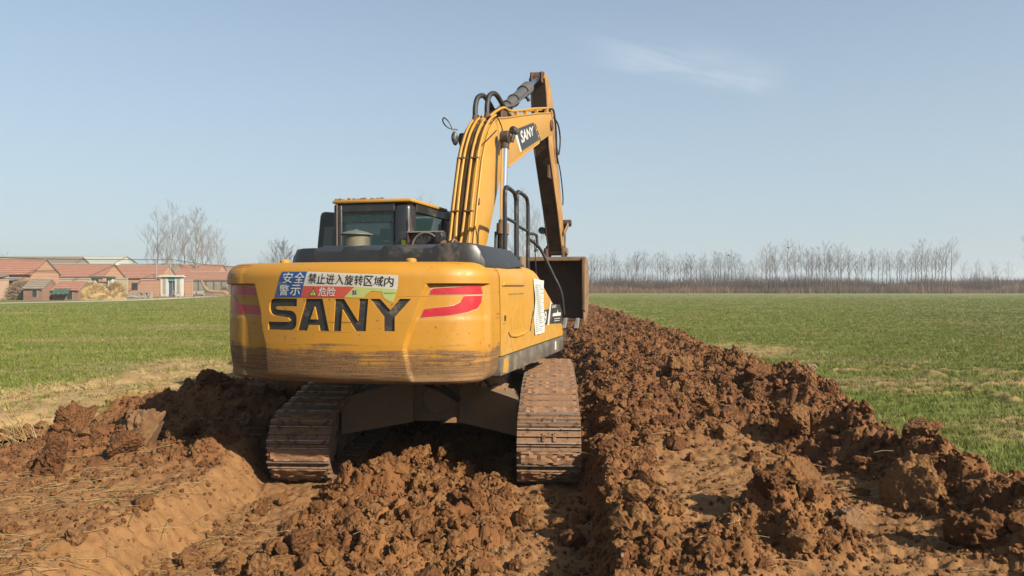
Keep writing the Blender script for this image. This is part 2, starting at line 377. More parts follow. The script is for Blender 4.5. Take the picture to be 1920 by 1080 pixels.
# ---- near land: one sheet, finer where it is nearer
NX, Y0, Y1, RY = 800, 2.6, 60., .0042
ys = [Y0]
while ys[-1] < Y1: ys.append(ys[-1] * (1 + RY))
ys = np.array(ys); half = 2.6 + .62 * ys
T = np.linspace(-1, 1, NX)
GX = T[None, :] * half[:, None]; GY = np.repeat(ys[:, None], NX, 1)
Hh, Dm, Cm, Sm, _hp = land(GX, GY)
edge = np.minimum(np.minimum((1 - np.abs(T))[None, :] * half[:, None] / .5, ((GY - Y0) / .3)), (ys[-1] - GY) / 2).clip(0, 1)
Dn = ss(.6, .1, GY * 0 + 1)  # unused ramp kept flat
Hh = FZ + (Hh - FZ) * np.where(Dm > .5, np.minimum(1, edge * 1.0), edge)
me = bpy.data.meshes.new('worked_ground'); nv = GX.size; ny = len(ys)
co = np.stack([GX, GY, Hh], -1).reshape(-1, 3).astype(np.float32)
ii = (np.arange(ny - 1)[:, None] * NX + np.arange(NX - 1)[None, :]).reshape(-1)
F = np.stack([ii, ii + 1, ii + 1 + NX, ii + NX], -1).astype(np.int32)
me.vertices.add(nv); me.vertices.foreach_set('co', co.ravel()); me.loops.add(F.size); me.loops.foreach_set('vertex_index', F.ravel())
me.polygons.add(len(F)); me.polygons.foreach_set('loop_start', np.arange(0, F.size, 4, dtype=np.int32)); me.polygons.foreach_set('loop_total', np.full(len(F), 4, np.int32))
me.polygons.foreach_set('use_smooth', np.ones(len(F), bool))
for nm, a in (('dirt', Dm), ('comp', Cm), ('straw', Sm)):
    at = me.attributes.new(nm, 'FLOAT', 'POINT'); at.data.foreach_set('value', a.reshape(-1).astype(np.float32))
me.update(); me.validate()
tag(link('ground', me, M_GROUND), kind='structure')
# far land: a ring from the edge of that sheet to the horizon
bm = bmesh.new(); hn, hf = half[0], half[-1]; yf_ = float(ys[-1])
inn = [(-hn, Y0), (hn, Y0), (hf, yf_), (-hf, yf_)]; BIG = 1080
out = [(-BIG, -BIG), (BIG, -BIG), (BIG, BIG), (-BIG, BIG)]
a = [bm.verts.new((x, y, FZ)) for x, y in inn]; b = [bm.verts.new((x, y, FZ)) for x, y in out]
for i in range(4): bm.faces.new((b[i], b[(i + 1) % 4], a[(i + 1) % 4], a[i]))
bmesh.ops.recalc_face_normals(bm, faces=bm.faces[:])
for f in bm.faces:
    if f.normal.z < 0: f.normal_flip()
me = bpy.data.meshes.new('field'); bm.to_mesh(me); bm.free()
tag(link('field', me, M_GROUND), kind='structure')
# ---- roads and tracks across the fields
def strip(name, pts, wd, m, z):
    b = MB(); P = [Vector((*p, z)) for p in pts]; L = []
    for i, p in enumerate(P):
        t = (P[min(i + 1, len(P) - 1)] - P[max(i - 1, 0)]).normalized(); n = Vector((-t.y, t.x, 0)); k = wd / 2 * (1 + .08 * math.sin(i * 2.3))
        L.append((b.bm.verts.new(p + n * k), b.bm.verts.new(p - n * k)))
    for q, r in zip(L, L[1:]):
        b.bm.faces.new((q[1], r[1], r[0], q[0]))
    return tag(b.build(name, m), kind='structure')
M_ROAD = plain('pale_road', (.66, .58, .44), .9, 0, .2, 1.5)
M_DRY = plain('dry_verge', (.36, .28, .12), .95, 0, .3, .6)
strip('village_road', [(-62, 50), (-52, 62), (-48, 70), (-45.3, 76), (-43.8, 84), (-43.9, 93), (-46, 107), (-49, 125), (-52, 146), (-54, 170)], 3.6, M_ROAD, FZ + .03)
strip('farm_track', [(14, 118), (60, 112), (120, 108), (200, 103)], 1.6, plain('farm_track', (.50, .42, .24), .9, 0, .15, 1), FZ + .004)
strip('dry_verge', [(5, 171), (60, 166), (120, 160), (260, 150)], 7.0, M_DRY, FZ + .004)
puddle = MB(); puddle.lathe([(.0001, 0), (1, .0)], 40, Matrix.Translation((-5.45, 8.38, .098)) @ Matrix.Diagonal((.85, .75, 1, 1)))
pm = NT('muddy_water'); pm.bump(pm.noise(pm.pos(), 9, 2), .05, .01)
tag(puddle.build('puddle', pm.fin((.12, .10, .075), .06, 0, .6)), kind='structure')

# ---- scattering by geometry nodes
def scatter(name, protos, pos, rot, scl, idx, kind='stuff'):
    pc = bpy.data.collections.new(name + '_kinds')
    for i, (pm_, mt) in enumerate(protos):
        if mt: pm_.materials.append(mt)
        pc.objects.link(bpy.data.objects.new('%s_kind_%02d' % (name, i), pm_))
    n = len(pos); me = bpy.data.meshes.new(name); me.vertices.add(n); me.vertices.foreach_set('co', np.asarray(pos, np.float32).ravel())
    a = me.attributes.new('rot', 'FLOAT_VECTOR', 'POINT'); a.data.foreach_set('vector', np.asarray(rot, np.float32).ravel())
    a = me.attributes.new('scl', 'FLOAT_VECTOR', 'POINT'); a.data.foreach_set('vector', np.asarray(scl, np.float32).ravel())
    a = me.attributes.new('idx', 'INT', 'POINT'); a.data.foreach_set('value', np.asarray(idx, np.int32))
    o = bpy.data.objects.new(name, me); COL.objects.link(o)
    ng = bpy.data.node_groups.new(name, 'GeometryNodeTree')
    ng.interface.new_socket('Geometry', in_out='INPUT', socket_type='NodeSocketGeometry'); ng.interface.new_socket('Geometry', in_out='OUTPUT', socket_type='NodeSocketGeometry')
    N = ng.nodes; L = ng.links; gi = N.new('NodeGroupInput'); go = N.new('NodeGroupOutput')
    ci = N.new('GeometryNodeCollectionInfo'); ci.inputs[0].default_value = pc; ci.inputs['Separate Children'].default_value = True; ci.inputs['Reset Children'].default_value = True
    ip = N.new('GeometryNodeInstanceOnPoints'); ip.inputs['Pick Instance'].default_value = True
    def na(nm, t):
        q = N.new('GeometryNodeInputNamedAttribute'); q.data_type = t; q.inputs['Name'].default_value = nm
        return [z for z in q.outputs if z.enabled and z.name == 'Attribute'][0]
    L.new(gi.outputs[0], ip.inputs['Points']); L.new(ci.outputs[0], ip.inputs['Instance'])
    L.new(na('idx', 'INT'), ip.inputs['Instance Index'])
    er = N.new('FunctionNodeEulerToRotation'); L.new(na('rot', 'FLOAT_VECTOR'), er.inputs[0]); L.new(er.outputs[0], ip.inputs['Rotation'])
    L.new(na('scl', 'FLOAT_VECTOR'), ip.inputs['Scale']); L.new(ip.outputs[0], go.inputs[0])
    md = o.modifiers.new('scatter', 'NODES'); md.node_group = ng
    tag(o, kind=kind); return o
def clod_mesh(i, sub=3, jag=.32, block=0):
    bm = bmesh.new(); bmesh.ops.create_icosphere(bm, subdivisions=sub, radius=1)
    off = Vector((i * 7.3, i * 3.1, i * 1.7)); sc = Vector((1, .75 + .35 * random.random(), .62 + .3 * random.random()))
    cuts = [(Vector((random.uniform(-1, 1), random.uniform(-1, 1), random.uniform(-1, 1))).normalized(), random.uniform(.52, .8)) for _ in range(6)]
    for v in bm.verts:
        d = v.co.normalized(); bx = 1 / max(abs(d.x), abs(d.y), abs(d.z)); q = d * (1 + block * (bx * .86 - 1)) * (1 + jag * mnoise.noise(d * 1.3 + off) + .26 * mnoise.noise(d * 3.1 + off) + .14 * mnoise.noise(d * 7 + off))
        for c, k in cuts:
            t = q.dot(c)
            if t > k: q = q - c * (t - k) * .93
        v.co = Vector((q.x * sc.x, q.y * sc.y, q.z * sc.z))
    me = bpy.data.meshes.new('clod'); bm.to_mesh(me); bm.free()
    for p in me.polygons: p.use_smooth = True
    me.set_sharp_from_angle(angle=.5)
    return me
def sample(n, y0, y1, keep, xh=lambda y: 1.0 + .72 * y, pw=1.0):
    """random ground points in the wedge the picture looks over, thinned by keep(x, y)"""
    u = np.random.rand(n); y = (y0 ** pw + u * (y1 ** pw - y0 ** pw)) ** (1 / pw) if pw else y0 * (y1 / y0) ** u
    x = (np.random.rand(n) * 2 - 1) * xh(y); k = np.random.rand(n) < keep(x, y); return x[k], y[k]
TR_L, TR_R = (-2.30, -1.55), (-.02, .68)
def under_machine(x, y):
    s_ = x - .036 * (y - 7)
    return ((s_ > -2.33) & (s_ < -1.6) | (s_ > -.0) & (s_ < .66)) & (y > 6.75) & (y < 11.5)
def clods(name, n, y0, y1, smin, smax, pw, base, subs, power=2.2):
    def keep(x, y):
        h, d, c, st, hp = land(x, y, False); return np.clip(d * (1 - (.95 if smax > .05 else .90) * c), 0, 1) * (~under_machine(x, y)) * (y > y0)
    x, y = sample(n, y0, y1, keep, lambda y: np.minimum(1 + .72 * y, 6.2 + 0 * y), pw)
    h = land(x, y)[0]; m = len(x)
    sz = smin * (smax / smin) ** (np.random.rand(m) ** power)
    pos = np.stack([x, y, h + sz * .15], -1); rot = np.random.rand(m, 3) * 6.28
    scl = np.stack([sz] * 3, -1)
    return scatter(name, [(clod_mesh(base + i, subs), M_CLOD) for i in range(7)], pos, rot, scl, np.random.randint(0, 7, m))
clods('soil_clods', 22000, 3.4, 34, .022, .115, .6, 0, 3, 2.7)
clods('soil_crumbs', 210000, 3.4, 24, .007, .028, .45, 20, 2, 1.6)
# ------------------------------------------------------------------ grass, straw, reeds
def tuft_mesh(n, hgt, spread, lean, wid, seed, curl=.4):
    rnd = random.Random(seed); bm = bmesh.new()
    for k in range(n):
        a = rnd.uniform(0, 2 * PI); r = spread * rnd.random() ** .5; p = Vector((r * math.cos(a), r * math.sin(a), 0)); d = Vector((math.cos(a + rnd.uniform(-1, 1)), math.sin(a + rnd.uniform(-1, 1)), 0))
        H_ = hgt * rnd.uniform(.55, 1.1); ln = lean * rnd.uniform(.2, 1); wv = Vector((-d.y, d.x, 0)) * wid * .5; prev = None
        for j in range(3):
            t = j / 2; q = p + d * ln * H_ * (t + curl * t * t) + Vector((0, 0, H_ * (t - .25 * ln * t * t))); ww = wv * (1 - .9 * t)
            cur = (bm.verts.new(q + ww), bm.verts.new(q - ww))
            if prev: bm.faces.new((prev[0], prev[1], cur[1], cur[0]))
            prev = cur
    me = bpy.data.meshes.new('tuft'); bm.to_mesh(me); bm.free(); return me
def mat_blade(name, straw):
    s = NT(name); oi = s.n('ShaderNodeObjectInfo'); loc = oi.outputs['Location']
    g1 = s.noise(s.mapv(loc, (.12, .45, 1)), 1, 5, .6); rnd = oi.outputs['Random']
    if straw: c = s.mix(rnd, (.66, .46, .19), (.48, .31, .11)); c = s.mix(s.math('MULTIPLY', rnd, rnd), c, (.66, .53, .30))
    else:
        c = s.mix(rnd, (.138, .205, .020), (.278, .315, .044))
        rows_ = s.noise(s.mapv(loc, (.30, 1.5, 1)), 1, 5, .6); c = s.mix(s.mr(rows_, .50, .64, 0, .45), c, (.39, .35, .11)); patch = s.mr(g1, .56, .68); c = s.mix(s.math('MULTIPLY', patch, .7), c, (.42, .34, .17)); c = s.mix(s.mr(rnd, .75, 1., 0, .8), c, (.50, .40, .20))
    return s.fin(c, .7, 0, .25)
M_BLADE = mat_blade('wheat_blade', False); M_STRAW = mat_blade('dry_blade', True)
def field_keep(x, y):
    h, d, c, st, hp = land(x, y, False); return (1 - d) * (1 - .8 * st) * (1 - .75 * ss(18, 46, y))
x, y = sample(120000, 5.5, 46, field_keep, lambda y: 1 + .72 * y, 1.15)
hz = land(x, y)[0]; m = len(x); sc = np.random.uniform(.6, 1.15, m) * (1 + .012 * y)
scatter('winter_wheat', [(tuft_mesh(13, .062, .07, .7, .0065, i), M_BLADE) for i in range(5)], np.stack([x, y, hz - .004], -1),
        np.stack([0 * x, 0 * x, np.random.rand(m) * 6.28], -1), np.stack([sc, sc, sc], -1), np.random.randint(0, 5, m))
x, y = sample(70000, 34, 135, lambda x, y: (.35 + .65 * ss(34, 50, y)) * (1 - .85 * ss(70, 135, y)) * ((x < -1.5 - .0 * y) | (x > 7.5)) * (np.abs(x + 47) > 6), lambda y: 1 + .70 * y, 1.0)
m = len(x); sc = np.random.uniform(1.0, 1.7, m)
scatter('far_wheat', [(tuft_mesh(12, .06, .16, .7, .012, 20 + i), M_BLADE) for i in range(4)], np.stack([x, y, np.full(m, FZ - .004)], -1),
        np.stack([0 * x, 0 * x, np.random.rand(m) * 6.28], -1), np.stack([sc * 1.3, sc * 1.3, sc], -1), np.random.randint(0, 4, m))
def straw_keep(x, y):
    h, d, c, st, hp = land(x, y, False); return np.clip(st * 1.2, 0, 1) * (.12 + .75 * (vnoise(x * 1.3, y * 1.3, 99) > .62))
x, y = sample(52000, 5.0, 26, straw_keep, lambda y: np.minimum(1 + .72 * y, 8.6), .8)
hz = land(x, y)[0]; m = len(x); sc = np.random.uniform(.5, 1.2, m) * np.where(x < 0, 1.0, .6)
scatter('dry_grass', [(tuft_mesh(12, .075, .07, 2.2, .006, 40 + i, .9), M_STRAW) for i in range(5)], np.stack([x, y, hz - .005], -1),
        np.stack([np.random.normal(0, .25, m), np.random.normal(0, .25, m), np.random.rand(m) * 6.28], -1), np.stack([sc] * 3, -1), np.random.randint(0, 5, m))
# loose straw lying on the packed soil
def litter_keep(x, y):
    h, d, c, st, hp = land(x, y, False); s_ = x - .036 * (y - 7)
    a = np.exp(-((x + 3.0 + .25 * (y - 5.6)) / .8) ** 2) * (vnoise(x * 1.4, y * 1.8, 33) > .45); b_ = ((s_ > 1) & (s_ < 3.4)) * .16 * (vnoise(x * 1.8, y * 1.8, 34) > .5)
    return np.clip((x < -1.9) * a * 1.0 + b_ + .012, 0, 1) * d * (y < 8)
x, y = sample(9000, 3.6, 8.5, litter_keep, lambda y: np.minimum(1 + .72 * y, 5), .6)
hz = land(x, y)[0]; m = len(x)
def stalk(i, L, r):
    rnd = random.Random(i); b = MB(); b.tube([(0, 0, 0), (L * .33, rnd.uniform(-.08, .08) * L, rnd.uniform(0, .05) * L), (L * .66, rnd.uniform(-.12, .12) * L, rnd.uniform(0, .06) * L), (L, rnd.uniform(-.2, .2) * L, 0)], r, 3, False); return b.mesh('stalk', 0)
scatter('loose_straw', [(stalk(i, .17, .0018), M_STRAW) for i in range(6)], np.stack([x, y, hz + .008], -1),
        np.stack([0 * x, np.random.normal(0, .12, m), np.random.normal(.15, .6, m) + PI * (np.random.rand(m) > .5)], -1), np.stack([np.random.uniform(.4, 1.5, m)] * 3, -1), np.random.randint(0, 6, m))
# broken reeds standing in the puddle
x = -5.25 + np.random.normal(0, .30, 60); y = 8.25 + np.random.normal(0, .26, 60); m = 60
scatter('broken_reeds', [(stalk(90 + i, .55, .0055), M_STRAW) for i in range(6)], np.stack([x, y, np.full(m, .09)], -1),
        np.stack([0 * x, -np.random.uniform(.45, 1.3, m), np.random.rand(m) * 6.28], -1), np.stack([np.random.uniform(.4, .95, m)] * 3, -1), np.random.randint(0, 6, m))

# ------------------------------------------------------------------ big clods one can pick out, each a thing of its own
def ground_z(x, y): return float(land(np.array([x], float), np.array([y], float))[0][0])
BIG_CLODS = [
 (-3.60, 7.30, .25, 'tall grey-brown block of clay with straw on top standing left of the left track'),
 (-4.60, 7.80, .22, 'dark boulder of clay with a shaded right side beside the reeds'),
 (-3.02, 7.55, .17, 'small red-brown clod in the sun at the foot of the shaded spoil'),
 (-3.95, 6.40, .15, 'smooth rounded clod lying in front of the tall clay block'),
 (-4.88, 7.60, .13, 'red smooth clod at the edge of the puddle'),
 (-4.85, 6.35, .16, 'low wide clod at the left edge of the picture'),
 (-3.5, 6.75, .15, 'rough clod just below the tall clay block'),
 (-3.5, 8.75, .17, 'largest dark slab of soil on top of the shaded left spoil'),
 (-2.85, 9.0, .17, 'dark clod on the shaded spoil nearest the counterweight'),
 (-4.1, 8.8, .17, 'dark clod at the left end of the shaded spoil crest'),
 (2.88, 5.35, .22, 'big steep clod with a smooth shaded left face on the right bank'),
 (2.78, 4.45, .15, 'pyramid-shaped clod at the lower right of the packed soil'),
 (2.75, 7.15, .18, 'large brown clod at the foot of the mound above the packed soil'),
 (2.18, 6.75, .085, 'small lone clod sitting on the packed soil'),
 (2.95, 8.9, .19, 'big dark clod on the mound crest against the grass'),
 (3.35, 6.1, .16, 'dark block on the crest at the right against the wheat'),
 (2.0, 5.2, .16, 'upright clod on the heap in the middle of the packed soil'),
 (2.2, 4.9, .15, 'grey clod on the lower side of the heap on packed soil'),
 (1.75, 5.05, .12, 'brown clod at the left end of the heap on packed soil'),
 (2.25, 10.2, .20, 'pale rounded clod high on the mound face'),
 (-.62, 5.35, .075, 'flat-faced pale clod between the ruts at the bottom'),
 (-.28, 4.75, .10, 'rounded clod with a dark hollow beside it between the ruts'),
 (-1.2, 5.05, .085, 'lumpy clod near the left rut at the bottom'),
 (-1.22, 6.7, .13, 'crumbly clod on top of the small heap inside the left track'),
]
for i, (cx, cy, r, lab) in enumerate(BIG_CLODS):
    me = clod_mesh(60 + i, 5, .42 if not ('block' in lab or 'boulder' in lab) else .22, .75 if ('block' in lab or 'boulder' in lab) else 0)
    for v in me.vertices: v.co = v.co * (1 + .09 * mnoise.noise(v.co * 6) + .06 * mnoise.noise(v.co * 15) + .035 * mnoise.noise(v.co * 34)) * r
    tall = 1.3 if 'tall' in lab or 'boulder' in lab or 'steep' in lab else 1.0
    o = link('soil_clod', me, M_CLAY if 'grey' in lab else M_CLOD, None, (cx, cy, ground_z(cx, cy) + r * (.75 if tall > 1 and cx < 0 else .30 if cx > -3.9 or cy < 8 else .0)), (random.uniform(-.3, .3), random.uniform(-.3, .3), random.uniform(0, 6))); o.scale = (1, 1, tall)
    tag(o, lab, 'clod', 'large clods of soil')
for px_, py_, hh in ((-6.2, 9.6, .42), (11.2, 17.2, .55), (9.0, 27.0, .6)):
    b = MB(); b.tube([(0, 0, -.05), (.01, 0, hh * .5), (-.01, .01, hh)], [.008, .007, .004], 5)
    tag(b.build('survey_stick', plain('stick_wood', (.34, .22, .10), .8), None, (px_, py_, FZ)),
        {-6.2: 'thin dark stick standing in the dry bank left of the machine', 11.2: 'thin pale stick standing in the right wheat field', 9.0: 'far thin pale stalk standing in the wheat beyond the mound'}[px_], 'stick')
# ------------------------------------------------------------------ the excavator
def mat_paint(name, base=(.70, .355, .036), wear=0, pale=0, dust=.25):
    s = NT(name); o = s.obj(); X = s.xyz(o)
    n1 = s.noise(o, 2.2, 5, .6); n2 = s.noise(o, 14, 5, .65); fine = s.noise(o, 90, 3, .7)
    c = s.mix(s.mr(n1, .3, .7, 0, .5), base, tuple(v * .82 for v in base))
    c = s.mix(s.mr(s.math('ADD', s.math('MULTIPLY', n1, .6), s.math('MULTIPLY', n2, .4)), .40, .68, 0, dust), c, (.76, .48, .17))
    rough = s.mr(n2, .3, .7, .40, .62)
    if wear:      # long horizontal scrapes from rubbing along banks, densest low down
        sx = s.noise(s.mapv(o, (1.1, 1.1, 34)), 1, 6, .72, .3); sf = s.noise(s.mapv(o, (2.5, 2.5, 150)), 1, 4, .7)
        cut = s.noise(s.mapv(o, (2, 2, 3)), 1, 4, .6)
        low = s.mr(s.math('ADD', X[2], s.math('MULTIPLY', s.math('SUBTRACT', n1, .5), .5)), 1.56, 1.12, 0, 1.0)
        band = s.math('MULTIPLY', s.mr(X[2], 1.42, 1.36), s.mr(X[2], 1.24, 1.32))
        a = s.math('ADD', s.math('MULTIPLY', low, .37), s.math('MULTIPLY', band, .06))
        k = s.math('ADD', s.math('ADD', s.math('MULTIPLY', sx, .62), s.math('MULTIPLY', sf, .26)), s.math('MULTIPLY', cut, .22))
        f = s.mr(s.math('ADD', k, a), .69, .80)
        rust = s.mix(s.mr(s.math('ADD', s.math('MULTIPLY', sf, .6), s.math('MULTIPLY', fine, .4)), .38, .62), (.080, .040, .020), (.40, .21, .075))
        f = s.math('MULTIPLY', f, s.mr(s.math('ADD', X[2], s.math('ADD', s.math('MULTIPLY', n2, .16), s.math('MULTIPLY', s.math('SUBTRACT', n1, .5), .7))), 1.66, 1.40))
        c = s.mix(f, c, rust)
        mud = s.mr(s.math('ADD', s.math('ADD', n1, s.math('MULTIPLY', s.mr(X[2], 1.40, 1.06), .36)), s.math('MULTIPLY', n2, .2)), .76, 1.02)
        c = s.mix(s.math('MULTIPLY', mud, .62), c, s.mix(sf, (.27, .14, .055), (.46, .27, .11)))
        rough = s.math('ADD', rough, s.math('MULTIPLY', f, .35), clamp=True)
        # single long scratches higher up and small chips
        sc2 = s.math('MULTIPLY', s.mr(s.noise(s.mapv(o, (.55, .55, 60)), 1, 2, .5), .640, .655), s.mr(cut, .46, .55))
        chips = s.math('MULTIPLY', s.mr(s.noise(o, 24, 3, .6), .64, .68), s.mr(n1, .44, .58))
        c = s.mix(s.math('MULTIPLY', s.math('MAXIMUM', sc2, chips), .75), c, (.13, .06, .03))
        s.bump(s.math('SUBTRACT', 0., f), .25, .004)
    else:
        chips = s.math('MULTIPLY', s.mr(s.noise(o, 17, 4, .65), .66, .71), s.mr(n1, .48, .62))
        c = s.mix(s.math('MULTIPLY', chips, .8), c, (.16, .075, .035))
    return s.fin(c, rough, 0, .45)
M_YEL = mat_paint('yellow_paint', dust=.5)
M_CW = mat_paint('counterweight_paint', (.67, .315, .022), wear=1, dust=.10)
M_ARM = mat_paint('arm_paint', (.50, .235, .045), dust=.7)
M_BLK = plain('black_plastic', (.028, .028, .029), .42, 0, .4, 3, .05, .10, (.13, .10, .075))
M_CAB = plain('cab_black', (.030, .032, .035), .28, 0, .3, 3, .02, .08, (.12, .10, .08))
M_RUB = plain('hose_rubber', (.016, .015, .014), .6, 0, .4, 8, 0, .2, (.10, .07, .05))
M_STEEL = plain('worn_steel', (.30, .28, .26), .35, .8, .4, 12, .08, .3)
M_CHROME = plain('chrome_rod', (.80, .78, .76), .10, 1, .06, 5, 0, 0)
M_DARK = plain('dark_steel', (.045, .036, .030), .6, .3, .5, 9, .1, .45, (.13, .075, .04))
M_GREY = plain('dusty_grey', (.22, .17, .12), .85, 0, .45, 5, .25, .6, (.30, .18, .10))
M_SKIRT = plain('skirt_steel', (.15, .13, .105), .62, .15, .7, 4, .12, .25, (.28, .22, .14))
M_MUD = plain('dried_mud', (.40, .215, .105), .95, 0, .6, 14, .6, .35, (.26, .125, .06))
M_WHITE = plain('white_print', (.80, .80, .78), .55, 0, .05, 5)
M_BLACKP = plain('black_print', (.03, .03, .032), .5, 0, .2, 5, 0, .12, (.2, .16, .11))
M_RUST = plain('rusty_brown', (.13, .065, .038), .75, .1, .5, 10, .2, .3)
M_CYL = plain('cylinder_grey', (.16, .17, .175), .42, .3, .25, 6, .05, .15)
def mat_glass(name, col, alpha=.72):
    s = NT(name); n = s.noise(s.obj(), 3, 3); return s.fin(s.mix(n, col, tuple(v * 1.6 for v in col)), .05, 0, .7, Alpha=alpha)
M_GLASS = mat_glass('cab_glass', (.010, .034, .034), .80)
def mat_red():
    s = NT('red_reflector'); o = s.obj(); n = s.noise(o, 12, 4)
    return s.fin(s.mix(s.mr(n, .5, .75, 0, .5), (.62, .018, .035), (.70, .12, .12)), .28, 0, .6)
M_RED = mat_red()

HEAD = R(14.5); CX, CY = -.79, 8.90
EX = empty('excavator', (CX, CY, 0), -HEAD)
tag(EX, 'muddy yellow crawler excavator seen from behind with its bucket raised over the spoil', 'excavator')

# --- counterweight: plan line of the tail, swept through vertical profile, with two sunken light lobes
HW, RC, HWL = 1.24, .30, 1.285
def tail_path():
    x1 = HW - RC; P = [(-HWL, -2.07)]; CH = .22; y1 = -math.sqrt(2.85 ** 2 - HW * HW) + CH - .38
    for k in range(1, 7): P.append((-HWL, -2.07 + (y1 + .38 + 2.07) * k / 7))
    for k in range(25): a = PI / 2 - k * PI / 2 / 24; x = x1 + RC * math.sin(a); xl = x * (1 + (HWL / HW - 1) * max(0, (x - .7) / (HW - .7))); P.append((-xl, -math.sqrt(2.85 ** 2 - x * x) + CH * (1 - math.cos(a))))
    for k in range(1, 90): x = -x1 + 2 * x1 * k / 90; P.append((x, -math.sqrt(2.85 ** 2 - x * x)))
    for k in range(25): a = k * PI / 2 / 24; x = x1 + RC * math.sin(a); P.append((x, -math.sqrt(2.85 ** 2 - x * x) + CH * (1 - math.cos(a))))
    for k in range(6, 0, -1): P.append((HW, -2.07 + (y1 + .38 + 2.07) * k / 7))
    P.append((HW, -2.07)); return np.array(P)
TP = tail_path(); TS = np.concatenate([[0], np.cumsum(np.hypot(*np.diff(TP, axis=0).T))]); SC = TS[-1] / 2; TS = TS - SC
def tail_xy(s):
    x = np.interp(s, TS, TP[:, 0]); y = np.interp(s, TS, TP[:, 1]); e = .02
    tx = np.interp(s + e, TS, TP[:, 0]) - np.interp(s - e, TS, TP[:, 0]); ty = np.interp(s + e, TS, TP[:, 1]) - np.interp(s - e, TS, TP[:, 1]); l = math.hypot(tx, ty)
    return x, y, ty / l, -tx / l            # point and outward normal
XS = np.linspace(-HWL * .999, HW * .999, 600); SS = np.interp(XS, TP[:, 0] + np.linspace(-1e-6, 1e-6, len(TP)), TS)
def s_of_x(x): return float(np.interp(x, XS, SS))
CZt = [1.07, 1.18, 1.37, 1.50, 1.65, 1.88, 2.2]; CXr = [.70, .66, .629, .662, .725, .808, .83]; CXl = [-.66, -.649, -.643, -.686, -.704, -.78, -.80]
def recess(s, z):
    xr = s_of_x(float(np.interp(z, CZt, CXr))); xl = s_of_x(float(np.interp(z, CZt, CXl)))
    top = 1.893 + .01
    a = ss(xr - .012, xr + .022, s) * (1 - ss(s_of_x(1.228), s_of_x(1.236) + .04, s)); b = (1 - ss(xl - .022, xl + .012, s)) * ss(-SC + .25, -SC + .4, s)
    tz = 1 - ss(top - .012, top + .004, z); bz = ss(1.075, 1.16, z)
    lens = ss(1.60, 1.64, z) * .006
    return (a + b) * tz * bz * (.036) + (a + b) * tz * lens
def inset(z):
    i = 0
    if z > 1.955: t = (z - 1.955) / .13; i += .13 * (1 - math.sqrt(max(0, 1 - t * t)))
    if z < 1.40: i += .045 * ((1.40 - z) / .33) ** 1.6
    if z < 1.15: t = (1.15 - z) / .08; i += .07 * (1 - math.sqrt(max(0, 1 - t * t)))
    if z > 1.6: i += .03 * (z - 1.6)
    return i
def tail_pt(s, z, off=0):
    x, y, nx, ny = tail_xy(s); d = off - inset(z) - recess(s, z); return Vector((x + nx * d, y + ny * d, z))
b = MB(); zs = np.concatenate([[1.07, 1.075, 1.085, 1.10, 1.125, 1.15], np.linspace(1.17, 1.86, 46), np.linspace(1.87, 1.92, 16), np.linspace(1.93, 2.0, 6), [2.02, 2.04, 2.055, 2.068, 2.078, 2.083, 2.085]])
su = np.linspace(-SC, SC, 420); rings = []
for z in zs: rings.append([b.bm.verts.new(tail_pt(float(s), float(z))) for s in su])
for p, q in zip(rings, rings[1:]):
    for k in range(len(su)):
        b.bm.faces.new((p[k], p[(k + 1) % len(su)], q[(k + 1) % len(su)], q[k]))
b.bm.faces.new(rings[0][::-1]); b.bm.faces.new(rings[-1])
bmesh.ops.recalc_face_normals(b.bm, faces=b.bm.faces[:])
cw = b.build('counterweight', [M_CW, M_BLACKP], EX, smooth=True, sharp=.5)
# letters: polygons on the tail surface, cut in as pockets
def arc(cx, cz, r, a0, a1, n=6): return [(cx + r * math.cos(R(a0 + (a1 - a0) * k / n)), cz + r * math.sin(R(a0 + (a1 - a0) * k / n))) for k in range(n + 1)]
LET = {
 'S': [[(-.31, 1.779), *arc(-.535, 1.714, .065, 90, 180), *arc(-.535, 1.697, .065, 180, 262, 4), (-.40, 1.617), (-.385, 1.605), (-.378, 1.594), (-.39, 1.582), (-.607, 1.580), (-.612, 1.513), *arc(-.375, 1.578, .065, 270, 360), *arc(-.375, 1.612, .065, 0, 82, 4), (-.50, 1.684), (-.52, 1.690), (-.528, 1.70), (-.515, 1.712), (-.31, 1.714)]],
 'A': [[(-.304, 1.512), (-.221, 1.779), (-.064, 1.779), (-.001, 1.512), (-.090, 1.512), (-.100, 1.560), (-.190, 1.560), (-.208, 1.512)], [(-.175, 1.607), (-.110, 1.607), (-.138, 1.712)]],
 'N': [[(.034, 1.512), (.050, 1.779), (.130, 1.779), (.250, 1.600), (.262, 1.779), (.338, 1.779), (.318, 1.514), (.232, 1.514), (.116, 1.690), (.105, 1.512)]],
 'Y': [[(.352, 1.779), (.437, 1.779), (.520, 1.688), (.598, 1.779), (.685, 1.779), (.556, 1.632), (.556, 1.516), (.468, 1.516), (.468, 1.632)]]}
def dens(loop, step=.02):
    out = []
    for (a, b_), (c, d) in zip(loop, loop[1:] + loop[:1]):
        n = max(1, int(math.hypot(c - a, d - b_) / step))
        for k in range(n): out.append((a + (c - a) * k / n, b_ + (d - b_) * k / n))
    return out
def flat_tris(loops):
    tr = tessellate_polygon([[Vector((a, b_, 0)) for a, b_ in L] for L in loops]); P = [p for L in loops for p in L]; return P, tr
